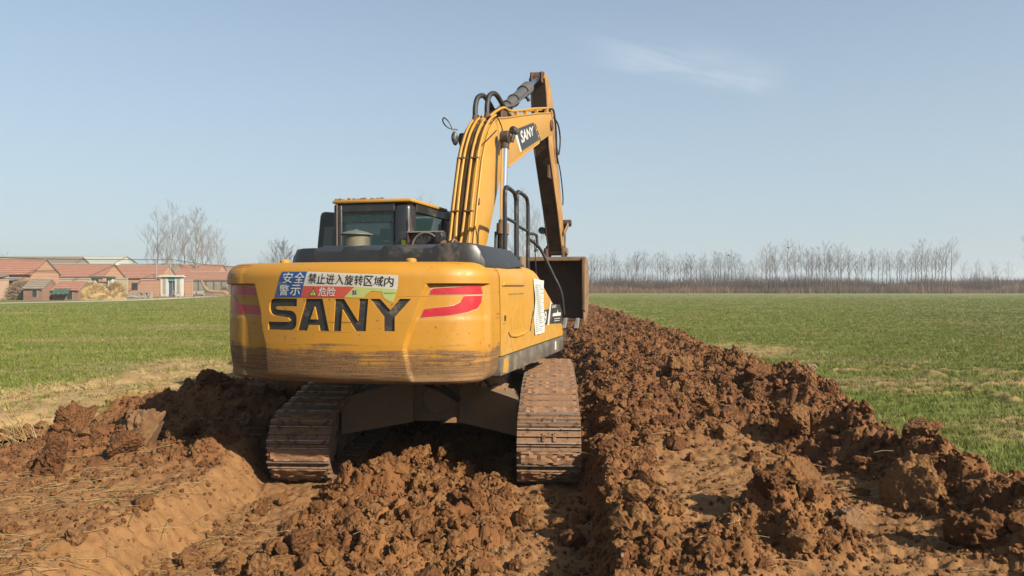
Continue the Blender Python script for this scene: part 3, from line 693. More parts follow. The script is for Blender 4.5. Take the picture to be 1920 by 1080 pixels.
def cutter(loops):
    loops = [dens(L) for L in loops]; P, tr = flat_tris(loops); bm = bmesh.new()
    A = [bm.verts.new(tail_pt(s_of_x(x), z, .05)) for x, z in P]; B = [bm.verts.new(tail_pt(s_of_x(x), z, -.020)) for x, z in P]
    for t in tr: bm.faces.new([A[i] for i in t]); bm.faces.new([B[i] for i in reversed(t)])
    k = 0
    for L in loops:
        n = len(L)
        for i in range(n): bm.faces.new((A[k + i], A[k + (i + 1) % n], B[k + (i + 1) % n], B[k + i]))
        k += n
    bmesh.ops.recalc_face_normals(bm, faces=bm.faces[:]); me = bpy.data.meshes.new('cutter'); bm.to_mesh(me); bm.free(); me.materials.append(M_CW); me.materials.append(M_BLACKP)
    for p in me.polygons: p.material_index = 0
    return me
def conform(loops, off, name, m, parent, fn=None, step=.03, cuts=0, strips=.025):
    loops = [dens(L, step) for L in loops]; P, tr = flat_tris(loops); bm = bmesh.new()
    V = [bm.verts.new((x, z, 0)) for x, z in P]
    for t in tr:
        if not bm.faces.get([V[i] for i in t]): bm.faces.new([V[i] for i in t])
    if strips:
        for ax in (0, 1):
            lo = min(v.co[ax] for v in bm.verts); hi = max(v.co[ax] for v in bm.verts); st_ = strips * (1 if ax == 0 else 1.5)
            for k in range(1, int((hi - lo) / st_) + 1):
                c = [0, 0, 0]; c[ax] = lo + k * st_; nn = [0, 0, 0]; nn[ax] = 1
                bmesh.ops.bisect_plane(bm, geom=bm.verts[:] + bm.edges[:] + bm.faces[:], plane_co=c, plane_no=nn, dist=1e-5)
    if cuts: bmesh.ops.subdivide_edges(bm, edges=bm.edges[:], cuts=cuts, use_grid_fill=True)
    for v in bm.verts: v.co = (fn or (lambda x, z, o: tail_pt(s_of_x(x), z, o)))(v.co.x, v.co.y, off)
    bmesh.ops.recalc_face_normals(bm, faces=bm.faces[:]); me = bpy.data.meshes.new(name); bm.to_mesh(me); bm.free()
    return link(name, me, m, parent)
cutobs = []
for ch, loops in LET.items():
    co_ = bpy.data.objects.new('cut_' + ch, cutter(loops)); COL.objects.link(co_); co_.parent = EX; cutobs.append(co_)
    md = cw.modifiers.new('cut', 'BOOLEAN'); md.operation = 'DIFFERENCE'; md.solver = 'EXACT'; md.object = co_
bpy.context.view_layer.update(); dg = bpy.context.evaluated_depsgraph_get()
newme = bpy.data.meshes.new_from_object(cw.evaluated_get(dg)); nf0 = len(cw.data.polygons)
if len(newme.polygons) > nf0 * .7: cw.data = newme
print('BOOL faces', nf0, len(newme.polygons))
cw.modifiers.clear(); cw.data.name = 'counterweight'; cw.data.set_sharp_from_angle(angle=.5)
for c_ in cutobs: bpy.data.objects.remove(c_)
for ch, loops in LET.items(): conform(loops, -.017, 'letter', M_BLACKP, cw)
# red reflector tape in the lobes, with pale edges
redR = [[(.838, 1.852), (.86, 1.864), (1.216, 1.892), (1.226, 1.815), (.828, 1.813)], [(1.10, 1.800), (1.222, 1.803), (1.216, 1.75), (1.195, 1.70), (1.12, 1.668), (.99, 1.645), (.755, 1.624), (.788, 1.694), (1.02, 1.722), (1.075, 1.752)]]
redL = [[(-1.17, 1.895), (-1.02, 1.888), (-.775, 1.868), (-.748, 1.807), (-1.17, 1.806)], [(-1.18, 1.80), (-1.10, 1.79), (-1.05, 1.748), (-.95, 1.728), (-.723, 1.703), (-.715, 1.628), (-.90, 1.640), (-1.18, 1.645)]]
def grow(L, g):
    cx = sum(p[0] for p in L) / len(L); cz = sum(p[1] for p in L) / len(L)
    return [(x + g * (1 if x > cx else -1), z + g * (1 if z > cz else -1)) for x, z in L]
M_PALE = plain('tape_edge', (.62, .50, .30), .6)
# ---- print: flat lettering laid on a surface
def text_tris(txt, bold=0, shear=0):
    cu = bpy.data.curves.new('t', 'FONT'); cu.body = txt; cu.size = 1; cu.offset = bold; cu.shear = shear; cu.resolution_u = 3; cu.align_x = 'CENTER'; cu.align_y = 'CENTER'
    ob = bpy.data.objects.new('t', cu); COL.objects.link(ob); bpy.context.view_layer.update()
    me = bpy.data.meshes.new_from_object(ob.evaluated_get(bpy.context.evaluated_depsgraph_get())); bpy.data.objects.remove(ob); bpy.data.curves.remove(cu); return me
def text_on(txt, fn, name, m, parent, w_, h_, bold=.012, shear=0):
    """fn(u, v) with u, v in -.5..+.5 gives the point; complex characters are thickened by a second impression"""
    if ord(txt[0]) > 255:
        a = text_tris(txt, .0, shear); bm = bmesh.new(); bm.from_mesh(a); nv_ = len(bm.verts); bm.from_mesh(a); bm.verts.ensure_lookup_table(); m0 = min(v.co.x for v in bm.verts), max(v.co.x for v in bm.verts), min(v.co.y for v in bm.verts), max(v.co.y for v in bm.verts)
        for i, v in enumerate(bm.verts):
            q = v.co.copy(); sh = .035 if i >= nv_ else 0; p = fn((q.x + sh - (m0[0] + m0[1]) / 2) / (m0[1] - m0[0]), (q.y + sh * .3 - (m0[2] + m0[3]) / 2) / (m0[3] - m0[2])); v.co = p + Vector((0, -.0012 if i >= nv_ else 0, 0))
        bm.to_mesh(a); bm.free(); a.name = name; return link(name, a, m, parent)
    me = text_tris(txt, bold, shear); xs = [v.co.x for v in me.vertices]; zs_ = [v.co.y for v in me.vertices]
    cx, cz, sx, sz = (max(xs) + min(xs)) / 2, (max(zs_) + min(zs_)) / 2, max(xs) - min(xs), max(zs_) - min(zs_)
    for v in me.vertices: v.co = fn((v.co.x - cx) / sx, (v.co.y - cz) / sz)
    return link(name, me, m, parent)
def on_tail(cx, cz, w_, h_, slope=0, lean=0, off=.006):
    return lambda u, v: tail_pt(s_of_x(cx + u * w_ + v * h_ * lean), cz + v * h_ + u * w_ * slope, off)
for loops in (redR, redL):
    for L in loops:
        Ls = [(s_of_x(x), z) for x, z in L]
        conform([grow(Ls, .006)], .002, 'tape_edge', M_PALE, cw, lambda s, z, o: tail_pt(s, z, o), .02, 0, .012)
        conform([Ls], .0045, 'reflector', M_RED, cw, lambda s, z, o: tail_pt(s, z, o), .02, 0, .012)
# warning banner, torn at its lower right
ban = empty('warning_banner', (0, 0, 0), 0, EX)
M_BBLUE = plain('banner_blue', (.018, .085, .30), .5, 0, .3, 9, 0, .06, (.4, .35, .3)); M_BWHITE = plain('banner_white', (.66, .63, .58), .5, 0, .15, 9, 0, .08, (.45, .36, .24))
M_BRED = plain('banner_red', (.60, .085, .055), .5, 0, .25, 9); M_BGREEN = plain('banner_green', (.50, .56, .17), .5, 0, .3, 12)
conform([[(-.474, 2.006), (-.215, 2.004), (-.247, 1.884), (-.268, 1.791), (-.537, 1.790)]], .003, 'blue_panel', M_BBLUE, ban)
conform([[(-.215, 2.004), (.586, 1.971), (.578, 1.856), (.22, 1.878), (-.247, 1.884)]], .003, 'white_panel', M_BWHITE, ban)
conform([[(-.247, 1.884), (.22, 1.878), (.132, 1.790), (-.268, 1.791)]], .003, 'red_panel', M_BRED, ban)
conform([[(.22, 1.878), (.578, 1.856), (.545, 1.752), (.50, 1.762), (.462, 1.792), (.452, 1.838), (.36, 1.842), (.315, 1.812), (.30, 1.786), (.132, 1.790)]], .003, 'green_panel', M_BGREEN, ban)
for ch, x_, z_ in (('安', -.405, 1.952), ('全', -.288, 1.952), ('警', -.442, 1.848), ('示', -.325, 1.848)):
    text_on(ch, on_tail(x_, z_, .098, .088, 0, .15), 'lettering', M_WHITE, ban, 0, 0, .022)
for k, ch in enumerate('禁止进入旋转区域内'):
    x_ = -.160 + k * .0835; text_on(ch, on_tail(x_, 1.948 - .043 * (x_ + .16), .074, .082, -.04, .12), 'lettering', M_BLACKP, ban, 0, 0, .018)
for ch, x_ in (('危', -.062), ('险', .018)): text_on(ch, on_tail(x_, 1.836, .072, .074, -.02, .12), 'lettering', M_WHITE, ban, 0, 0, .022)
conform([[(-.188, 1.800), (-.112, 1.800), (-.148, 1.874)]], .0045, 'warning_triangle', M_BLACKP, ban)
conform([[(-.178, 1.806), (-.122, 1.806), (-.148, 1.860)]], .006, 'triangle_face', M_BGREEN, ban)
conform([[(-.1505, 1.820), (-.1455, 1.820), (-.144, 1.845), (-.152, 1.845)]], .0075, 'exclamation_mark', M_BLACKP, ban)
conform([[(-.151, 1.810), (-.145, 1.810), (-.145, 1.816), (-.151, 1.816)]], .0075, 'exclamation_mark', M_BLACKP, ban)
M_PUR = plain('logo_purple', (.22, .06, .30), .5)
conform([[(.205, 1.812), (.222, 1.812), (.222, 1.85), (.205, 1.85)]], .005, 'logo_mark', M_PUR, ban); conform([[(.226, 1.812), (.245, 1.82), (.232, 1.83), (.245, 1.85), (.226, 1.845)]], .005, 'logo_mark', M_BBLUE, ban)
for k in range(7): conform([[(.47 + k * .014, 1.822), (.478 + k * .014, 1.822), (.478 + k * .014, 1.830), (.47 + k * .014, 1.830)]], .005, 'small_print', M_BBLUE, ban)
for x_ in (-.56, .62): cap_ = MB(); cap_.lathe([(.045, 0), (.045, .02), (.03, .032), (.001, .034)], 16, Matrix.Translation((x_, -2.60, 2.083))); cap_.build('lifting_cap', M_YEL, cw)

# --- right body: shaped side panels with a rounded shoulder
def side_shell(y0, y1, top, name, m, x_out=1.238, zb=1.262, rad=.14, bulge=0, n=26):
    """outer skin between y0 and y1; top(y) gives the shoulder height"""
    b = MB(); cols = []
    for i in range(n + 1):
        y = y0 + (y1 - y0) * i / n; t = top(y); pr = [(x_out - .0, zb)]
        for k in range(9): z = zb + (t - rad - zb) * (k + 1) / 9; pr.append((x_out + bulge * math.sin((k + 1) / 9 * PI * .8) - .02 * ((z - 1.6) > 0) * (z - 1.6), z))
        x0_ = pr[-1][0]
        for k in range(1, 9): a = k * PI / 2 / 8; pr.append((x0_ - rad + rad * math.cos(a), t - rad + rad * math.sin(a)))
        pr.append((.25, t + .012)); pr.append((.25, t - .25)); pr.append((x_out - .06, zb - .0))
        cols.append([b.bm.verts.new((px, y, pz)) for px, pz in pr])
    for p, q in zip(cols, cols[1:]):
        for k in range(len(p)): b.bm.faces.new((p[k], q[k], q[(k + 1) % len(p)], p[(k + 1) % len(p)]))
    b.bm.faces.new(cols[0]); b.bm.faces.new(cols[-1][::-1]); bmesh.ops.recalc_face_normals(b.bm, faces=b.bm.faces[:])
    return b.build(name, m, EX, smooth=True, sharp=.7)
door = side_shell(-2.050, -1.072, lambda y: 2.083, 'side_door', M_YEL, 1.243)
def ftop(y):
    if y < -.62: return 2.085
    return float(np.interp(y, [-.62, -.45, -.30, 0, .45, .78, .905, .93], [2.085, 2.070, 2.02, 1.895, 1.72, 1.575, 1.50, 1.46]))
front = side_shell(-1.058, .93, ftop, 'front_side_panel', M_YEL, 1.240, n=44)
# pressed recess, louvres and latch on the door
b = MB(); b.prism([(-1.985, 1.885), (-1.955, 1.925), (-1.20, 1.925), (-1.17, 1.885)], 1.228, 1.256, 'x', .008); b.build('pressed_lip', M_YEL, door)
for k in range(7):
    y_ = -1.74 + k * .085; b = MB(); b.prism([(y_, 1.80), (y_ + .018, 1.80), (y_ + .09, 1.47), (y_ + .066, 1.47)], 1.236, 1.2450, 'x', .004); b.build('louvre', M_YEL, door)
    b = MB(); b.box(1.238, 1.2445, y_ - .012, y_ + .03, 1.806, 1.812); b.build('louvre_slot', M_BLACKP, door)
b = MB(); b.tube([(1.24, -1.80, 1.47), (1.243, -1.72, 1.425), (1.244, -1.5, 1.405), (1.243, -1.2, 1.41), (1.24, -1.10, 1.43)], .016, 8); b.build('pressed_rib', M_YEL, door)
b = MB(); b.box(1.236, 1.2505, -1.975, -1.895, 1.545, 1.640, .004); b.build('latch_frame', M_YEL, door); b = MB(); b.box(1.248, 1.256, -1.96, -1.91, 1.57, 1.62, .003); b.build('door_latch', M_BLACKP, door)
# dark seams behind the gaps
b = MB(); b.box(.3, 1.19, -2.075, -1.05, 1.27, 2.03); b.box(.3, 1.19, -1.075, -.65, 1.27, 2.03); b.build('inner_bulkhead', M_DARK, EX)
# skirt
b = MB(); b.prism([(-2.062, 1.085), (.86, 1.075), (.925, 1.10), (.955, 1.15), (.955, 1.215), (.93, 1.247), (-2.062, 1.252)], 1.10, 1.250, 'x', .012, seg=2); skirt = b.build('side_skirt', M_SKIRT, EX)
b = MB(); b.quad((1.2535, .35, 1.12), (1.2535, .45, 1.12), (1.2535, .45, 1.22), (1.2535, .35, 1.22)); b.build('white_sticker', M_WHITE, skirt)
b = MB(); b.prism([(-2.0, 1.11), (-1.86, 1.10), (-1.80, 1.17), (-1.84, 1.24), (-1.97, 1.23)], 1.2495, 1.2525, 'x'); b.build('old_paint_patch', M_YEL, skirt)
# stuck-on notice, wrinkled
M_PAPER = plain('notice_paper', (.86, .87, .84), .6, 0, .06, 6); M_LINE = plain('notice_print', (.45, .50, .48), .7)
b = MB(); PY = np.linspace(-.715, -.245, 9); PZ = np.linspace(1.365, 1.965, 22); g = []
for z in PZ:
    r_ = []
    for y in PY:
        t = (z - 1.365) / .6; yy = y + .012 * math.sin(z * 19) ; zz = z - .09 * max(0, t - .85) * (y + .715) / .47 * 1.5
        r_.append(b.bm.verts.new((1.2465 - .02 * max(0, z - 1.6) + .006 * math.sin(y * 21 + z * 13) + .004, yy, zz)))
    g.append(r_)
for p, q in zip(g, g[1:]):
    for k in range(len(p) - 1): b.bm.faces.new((p[k], p[k + 1], q[k + 1], q[k]))
pap = b.build('paper_notice', M_PAPER, front, smooth=True)
b = MB()
for k in range(24):
    z = 1.40 + k * .0215; L_ = .33 + .08 * math.sin(k * 3.7); x_ = 1.2575 - .02 * max(0, z - 1.6)
    b.box(x_ - .001, x_ + .0012, -.67, -.67 + L_, z, z + .005)
b.build('notice_text', M_LINE, pap)
# model decal: black field, white slash, lettering
def on_side(cy, cz, w_, h_, slope=0, lean=0, x=1.2435): return lambda u, v: Vector((x - .02 * max(0, cz + v * h_ - 1.6), cy + u * w_ + v * h_ * lean, cz + v * h_ + u * w_ * slope))
def side_poly(pts, name, m, par, x=1.2415):
    b = MB(); f = b.bm.faces.new([b.bm.verts.new((x - .02 * max(0, z - 1.6), y, z)) for y, z in pts]); return b.build(name, m, par)
dec = side_poly([(-.30, 1.44), (-.02, 1.45), (.885, 1.415), (.885, 1.565), (.72, 1.655), (.17, 1.675), (.06, 1.62), (-.30, 1.61)], 'model_decal', M_BLACKP, front, 1.2425)
side_poly([(-.05, 1.435), (.06, 1.435), (.21, 1.695), (.13, 1.70)], 'white_slash', M_WHITE, dec, 1.2445)
text_on('9', on_side(-.15, 1.53, .13, .14, 0, .15, 1.2455), 'lettering', M_WHITE, dec, 0, 0, .02)
text_on('SANY', on_side(.36, 1.640, .26, .035, 0, 0, 1.2455), 'lettering', M_WHITE, dec, 0, 0, .02)
side_poly([(.26, 1.525), (.78, 1.515), (.79, 1.555), (.62, 1.56), (.57, 1.60), (.54, 1.56), (.28, 1.56)], 'white_emblem', M_WHITE, dec, 1.2445)
side_poly([(.36, 1.488), (.74, 1.482), (.74, 1.490), (.36, 1.496)], 'thin_line', M_WHITE, dec, 1.2445)
side_poly([(.36, 1.462), (.70, 1.456), (.70, 1.464), (.36, 1.470)], 'thin_line', M_WHITE, dec, 1.2445)
for k in range(3): side_poly([(-.86 + k * .05 - .05, 1.42 + k * .07), (-.82 + k * .05 - .05, 1.42 + k * .07), (-.78 + k * .05 - .05, 1.48 + k * .07), (-.82 + k * .05 - .05, 1.48 + k * .07)], 'decal_stripe', M_BLACKP, front, 1.2425)

# --- deck and underside of the upper body
b = MB(); b.box(-1.22, 1.10, -2.05, 2.0, 1.10, 1.26, .02); b.box(-.55, .25, -2.0, 1.0, 1.26, 1.70); b.box(-1.2, .28, -2.04, -.20, 1.26, 2.03, .03); b.build('upper_frame', M_DARK, EX)
b = MB(); b.box(-1.27, -.42, -2.04, -.16, 1.27, 2.07, .05); b.build('left_side_panel', M_YEL, EX)
# --- black engine hood with scooped rear edge
b = MB(); st = [(-.665, 2.09, .0), (-.63, 2.16, .02), (-.585, 2.215, .03), (-.50, 2.222, .03), (-.36, 2.222, .03), (-.33, 2.196, .09), (-.10, 2.190, .10), (-.075, 2.232, .03), (.02, 2.236, .03), (.05, 2.206, .10), (.27, 2.200, .11), (.30, 2.238, .03), (.42, 2.240, .03), (.46, 2.214, .10), (.74, 2.214, .11), (.80, 2.246, .03), (.95, 2.252, .03), (1.06, 2.250, .03), (1.12, 2.235, .03), (1.155, 2.19, .03), (1.185, 2.13, .01), (1.195, 2.07, .0)]
cols = []
for x, zt, sb in st:
    yr = -2.47 + .28 * max(0, (abs(x - .29) - .62) / .33) ** 2.2 * .5
    prof = [(yr, 2.05 if abs(x) < 1.0 else 2.0), (yr + .012, 2.086 + (zt - 2.086) * .6), (yr + .03, zt - .006), (yr + .045, zt), (yr + .05 + sb, zt + (2.246 - zt) * (1 if sb > .05 else 0)), (-1.2, zt if sb < .05 else 2.246), (-.95, max(2.09, zt - .08)), (-.93, 2.086)]
    cols.append([b.bm.verts.new((x, y, z)) for y, z in prof])
for p, q in zip(cols, cols[1:]):
    for k in range(len(p)): b.bm.faces.new((p[k], q[k], q[(k + 1) % len(p)], p[(k + 1) % len(p)]))
b.bm.faces.new(cols[0]); b.bm.faces.new(cols[-1][::-1]); bmesh.ops.recalc_face_normals(b.bm, faces=b.bm.faces[:])
bmesh.ops.bevel(b.bm, geom=[e for e in b.bm.edges if e.is_manifold and e.calc_face_angle(0) > .45], offset=.010, segments=2, affect='EDGES', profile=.5, clamp_overlap=True)
hood = b.build('engine_hood', M_BLK, EX, smooth=True, sharp=.9)
# air pre-cleaner
b = MB(); b.lathe([(.135, 2.10), (.137, 2.13), (.135, 2.385), (.12, 2.388)], 32, Matrix.Translation((-.375, -1.6, 0))); pc_ = b.build('air_intake', plain('intake_tin', (.22, .21, .15), .5, .4, .4, 8, .05, .35, (.25, .2, .13)), EX)
b = MB(); b.lathe([(.150, 2.388), (.165, 2.392), (.165, 2.402), (.10, 2.425), (.02, 2.442), (.008, 2.450), (.001, 2.450)], 32, Matrix.Translation((-.375, -1.6, 0))); b.build('intake_cap', plain('cap_grey', (.20, .22, .19), .55, .2, .2), pc_)
# aerial stub left of the hood
b = MB(); b.tube([(-.72, -2.2, 2.08), (-.70, -2.2, 2.16), (-.62, -2.16, 2.205)], .012, 6); b.build('aerial_stub', M_BLACKP, EX)

# --- cab
CBL, CBR, CBY0, CBY1, CBZ0, CBZ1 = -1.40, -.395, -.14, 1.62, 1.30, 2.885
cab = empty('cab', (0, 0, 0), 0, EX)
def rpost(x0, x1, y0, y1, z0, z1, r, name='pillar', m=M_CAB): b = MB(); b.box(x0, x1, y0, y1, z0, z1, r, seg=3); return b.build(name, m, cab, smooth=True)
rpost(CBL, -1.285, CBY0, .0, CBZ0, CBZ1, .03); rpost(-.625, CBR, CBY0, .10, CBZ0, CBZ1, .075)
rpost(CBL, -1.30, CBY1 - .1, CBY1, CBZ0, CBZ1, .02); rpost(-.47, CBR, CBY1 - .09, CBY1, CBZ0, CBZ1, .02)
b = MB(); b.box(-1.30, -.60, CBY0 + .01, CBY0 + .07, 2.775, CBZ1, .012); b.build('rear_header', M_CAB, cab)
b = MB(); b.box(-1.30, -.60, CBY0 + .01, CBY0 + .07, CBZ0, 2.10, .012); b.build('rear_lower_panel', M_CAB, cab)
b = MB(); b.prism([(.09, 2.78), (CBY1 - .08, 2.78), (CBY1 - .08, CBZ1), (.09, CBZ1)], CBR - .055, CBR - .005, 'x', .008); b.prism([(.86, 1.9), (.95, 1.9), (1.20, 2.79), (1.10, 2.79)], CBR - .05, CBR - .012, 'x', .006); b.box(CBR - .055, CBR - .005, .09, CBY1 - .08, CBZ0, 2.0, .01); b.build('side_frame', M_CAB, cab)
b = MB(); b.box(CBL + .005, CBL + .05, 0, CBY1 - .08, CBZ0, 2.0); b.build('left_lower_panel', M_CAB, cab); b = MB(); b.box(CBL + .005, CBL + .05, 0, CBY1 - .08, 2.8, CBZ1); b.build('left_header', M_CAB, cab)
b = MB(); b.quad((-1.29, CBY0 + .035, 2.095), (-.62, CBY0 + .035, 2.095), (-.62, CBY0 + .035, 2.78), (-1.29, CBY0 + .035, 2.78)); rg = b.build('rear_window', M_GLASS, cab)
b = MB(); b.box(-1.29, -.615, CBY0 + .018, CBY0 + .034, 2.765, 2.785); b.box(-1.29, -.615, CBY0 + .018, CBY0 + .034, 2.655, 2.662); b.build('window_rubber', M_RUB, rg)
b = MB(); b.quad((CBR - .03, .09, 1.99), (CBR - .03, CBY1 - .08, 1.99), (CBR - .03, CBY1 - .08, 2.79), (CBR - .03, .09, 2.79)); b.build('side_window', M_GLASS, cab)
b = MB(); b.quad((CBL + .03, .0, 1.99), (CBL + .03, CBY1 - .08, 1.99), (CBL + .03, CBY1 - .08, 2.81), (CBL + .03, .0, 2.81)); b.build('side_window', M_GLASS, cab)
b = MB(); b.quad((CBL + .06, CBY1 - .04, 1.7), (CBR - .06, CBY1 - .04, 1.7), (CBR - .06, CBY1 - .04, 2.85), (CBL + .06, CBY1 - .04, 2.85)); b.build('front_window', M_GLASS, cab)
b = MB(); b.box(CBL + .02, CBR - .02, CBY0 + .08, CBY1 - .05, 1.27, 1.33); b.build('cab_floor', M_DARK, cab)
b = MB(); b.box(-1.12, -.68, .35, .47, 1.75, 2.45, .05, seg=3); b.box(-1.14, -.66, .40, .95, 1.62, 1.77, .05, seg=3); b.box(-1.03, -.77, .36, .46, 2.47, 2.62, .04, seg=3); b.build('seat', plain('seat_cloth', (.035, .05, .05), .8), cab, smooth=True)
# crumpled printed cloth hung along the top of the rear window
s = NT('patterned_cloth'); o_ = s.obj(); c_ = s.mix(s.mr(s.noise(o_, 22, 4, .6, 1.5), .48, .56), (.06, .065, .055), (.75, .75, .60)); M_CLOTH = s.fin(c_, .9)
b = MB(); g = [[b.bm.verts.new((-1.275 + .645 * i / 40, CBY0 + .075 + .012 * math.sin(i * .9), z)) for i in range(41)] for z in (2.50 + .155, 2.762)]
for k in range(40): b.bm.faces.new((g[0][k], g[0][k + 1], g[1][k + 1], g[1][k]))
b.build('window_curtain', M_CLOTH, cab, smooth=True)
b = MB(); b.box(-1.02, -.86, .12, .15, 2.36, 2.52, .02); b.build('green_container', plain('green_plastic', (.01, .16, .10), .5), cab)
b = MB(); b.box(CBL - .01, CBR + .015, CBY0 - .02, 1.16, 2.888, 2.930, .018, seg=2); roof = b.build('cab_roof', M_YEL, cab)
b = MB(); b.box(CBL + .02, CBR - .02, 1.17, CBY1, 2.882, 2.918, .012); b.build('roof_hatch', M_CAB, roof)
b = MB()
for k in range(60): b.box(*(lambda x, y, r: (x - r, x + r, y - r, y + r, 2.926, 2.926 + r * 1.4))(random.uniform(-1.38, -.75), random.uniform(-.14, .05), random.uniform(.006, .02)), .002)
tag(b.build('roof_mud', M_MUD, roof), kind='stuff')
b = MB(); b.tube([(-1.345, -.15, 1.6), (-1.345, -.155, 2.88)], .008, 6); b.build('seal_strip', plain('brown_strip', (.22, .15, .10), .7), cab)
# opened door panel standing out to the left
b = MB(); OUT = [(-1.42, 2.795), (-1.60, 2.812), (-1.645, 2.80), (-1.665, 2.76), (-1.705, 2.40), (-1.715, 2.1), (-1.71, 1.7), (-1.42, 1.7)]; INN = [(-1.45, 2.62), (-1.585, 2.62), (-1.60, 2.60), (-1.63, 2.35), (-1.64, 2.05), (-1.45, 2.05)]
b.prism(OUT[:], .02, .05, 'y', .006); dr = b.build('cab_door', M_CAB, cab)
b = MB(); b.prism(INN, .008, .018, 'y'); b.build('door_window', mat_glass('door_glass', (.035, .055, .055), 1), dr)
b = MB(); b.tube([(-1.46, 0, 2.55), (-1.46, -.02, 2.1)], .012, 6); b.build('door_rail', M_RUB, dr)
b = MB(); b.box(-.485, -.435, -.19, -.170, 2.345, 2.43); b.build('yellow_sticker', plain('sticker_yellow', (.72, .80, .03), .5), cab)
b = MB(); b.tube([(-.385, -.155, 1.9), (-.38, -.16, 2.55), (-.39, -.155, 2.7)], .009, 6); b.build('wiring', M_RUST, cab)

# --- cooler fan, cut exhaust and plumbing between cab and boom
fan = empty('cooling_fan', (-.16, -.22, 2.392), 0, EX)
b = MB(); b.box(-.235, .215, -.02, .02, .118, .134); b.box(-.235, -.22, -.02, .02, -.3, .12); b.box(.20, .215, -.02, .02, -.3, .12); b.box(-.235, .215, .03, .05, -.3, .12); b.build('fan_frame', plain('fan_frame_dark', (.07, .035, .03), .6, 0, .3, 8, 0, .3), fan)
b = MB(); b.box(-.235, .215, -.03, -.018, .120, .134); b.build('frame_top_edge', plain('edge_grey', (.35, .30, .28), .6), fan)
b = MB(); b.tube([(.165 * math.cos(a), -.03, -.05 + .165 * math.sin(a)) for a in [k * 2 * PI / 28 for k in range(29)]], .011, 6, False); b.build('fan_ring', plain('ring_grey', (.24, .20, .17), .5), fan)
b = MB()
for r in (.03, .05, .07, .09, .11, .13, .15): b.tube([(r * math.cos(a), -.028, -.05 + r * math.sin(a)) for a in [k * 2 * PI / 20 for k in range(21)]], .0026, 4, False)
for k in range(7): b.tube([(0, -.03, -.05), (.16 * math.cos(k * .9 + .2), -.03, -.05 + .16 * math.sin(k * .9 + .2))], .0035, 4, False)
b.build('fan_guard', M_CYL, fan)
for k in range(7):
    a = k * 2 * PI / 7; b = MB(); b.prism([(-.02, .02), (.02, .02), (.045, .14), (-.03, .145)], -.003, .003, 'y', 0, Matrix.Rotation(a, 4, 'Y') @ Matrix.Rotation(.4, 4, 'Z')); b.build('fan_blade', M_RUB, fan, (0, .0, -.05))
b = MB(); b.tube([(.065, -.30, 2.05), (.07, -.30, 2.30), (.05, -.31, 2.40)], .062, 16, True); ex_ = b.build('exhaust_pipe', M_RUST, EX)
b = MB(); b.prism([(.0, 2.50), (.085, 2.505), (.11, 2.45), (.06, 2.37), (.03, 2.375)], -.40, -.28, 'y', .01); b.build('exhaust_mouth', M_BLACKP, ex_)
for k in range(4): b = MB(); b.tube(smoothpath([(.14 + .035 * k, -.1, 1.8), (.15 + .04 * k, -.22, 2.3 + .03 * (k % 2)), (.17 + .045 * k, -.15, 2.42 - .04 * k), (.2 + .04 * k, .1, 2.2)]), .014, 8); b.build('hose', M_RUST if k % 2 else M_GREY, EX)
b = MB(); b.box(-.2, .78, .1, .95, 1.25, 1.95, .05); b.build('tank', M_YEL, EX)
# exhaust-side fittings on the right deck
b = MB(); b.lathe([(.045, 2.05), (.045, 2.24), (.04, 2.25), (.001, 2.252)], 20, Matrix.Translation((.80, .53, 0))); b.build('filler_cap', M_GREY, EX)
b = MB(); b.box(.42, .80, -.9, .98, 1.9, 2.075, .03); b.build('right_deck', M_YEL, EX)
for x_, y_ in ((.62, -.55), (.75, -.25), (.80, .15), (.86, .35), (.9, -.05)):
    b = MB(); b.lathe([(.022, 2.07), (.022, 2.105), (.001, 2.108)], 6, Matrix.Translation((x_, y_, 0)), smooth=False); b.build('deck_bolt', M_STEEL, EX)

# --- handrails
def rail(name, pts, r=.026, k=5): b = MB(); b.tube(smoothpath(pts, k), r, 10); return b.build(name, M_CAB, EX)
def loop(y0, y1, zt, x=.75, zb=2.05): return [(x, y0, zb), (x, y0, 2.5), (x, y0, zt - .12), (x, y0 + .025, zt - .035), (x, y0 + .10, zt), (x, y1 - .12, zt - .02), (x, y1 - .03, zt - .075), (x, y1, zt - .16), (x, y1, 2.5), (x, y1, zb)]
r1 = rail('handrail', loop(-.075, .455, 3.04)); r2 = rail('handrail', loop(.50, 1.085, 3.055))
b = MB(); b.tube([(.75, -.075, 2.68), (.75, .455, 2.655)], .020, 8); b.build('crossbar', M_CAB, r1); b = MB(); b.tube([(.75, .50, 2.63), (.75, 1.085, 2.60)], .020, 8); b.build('crossbar', M_CAB, r2)
rail('grab_bar', [(.75, 1.06, 2.56), (.76, 1.15, 2.575), (.78, 1.38, 2.58), (.79, 1.44, 2.55), (.79, 1.46, 2.40), (.77, 1.42, 2.36)], .020)
rail('front_handrail', [(.76, 1.10, 2.50), (.80, 1.2, 2.46), (.88, 1.30, 2.36), (1.02, 1.38, 2.05), (1.12, 1.45, 1.80), (1.15, 1.5, 1.5)], .020)
b = MB(); b.tube([(.80, 1.25, 2.50), (.82, 1.27, 2.0), (.84, 1.27, 1.7)], .008, 5); b.build('cable', M_RUB, EX)

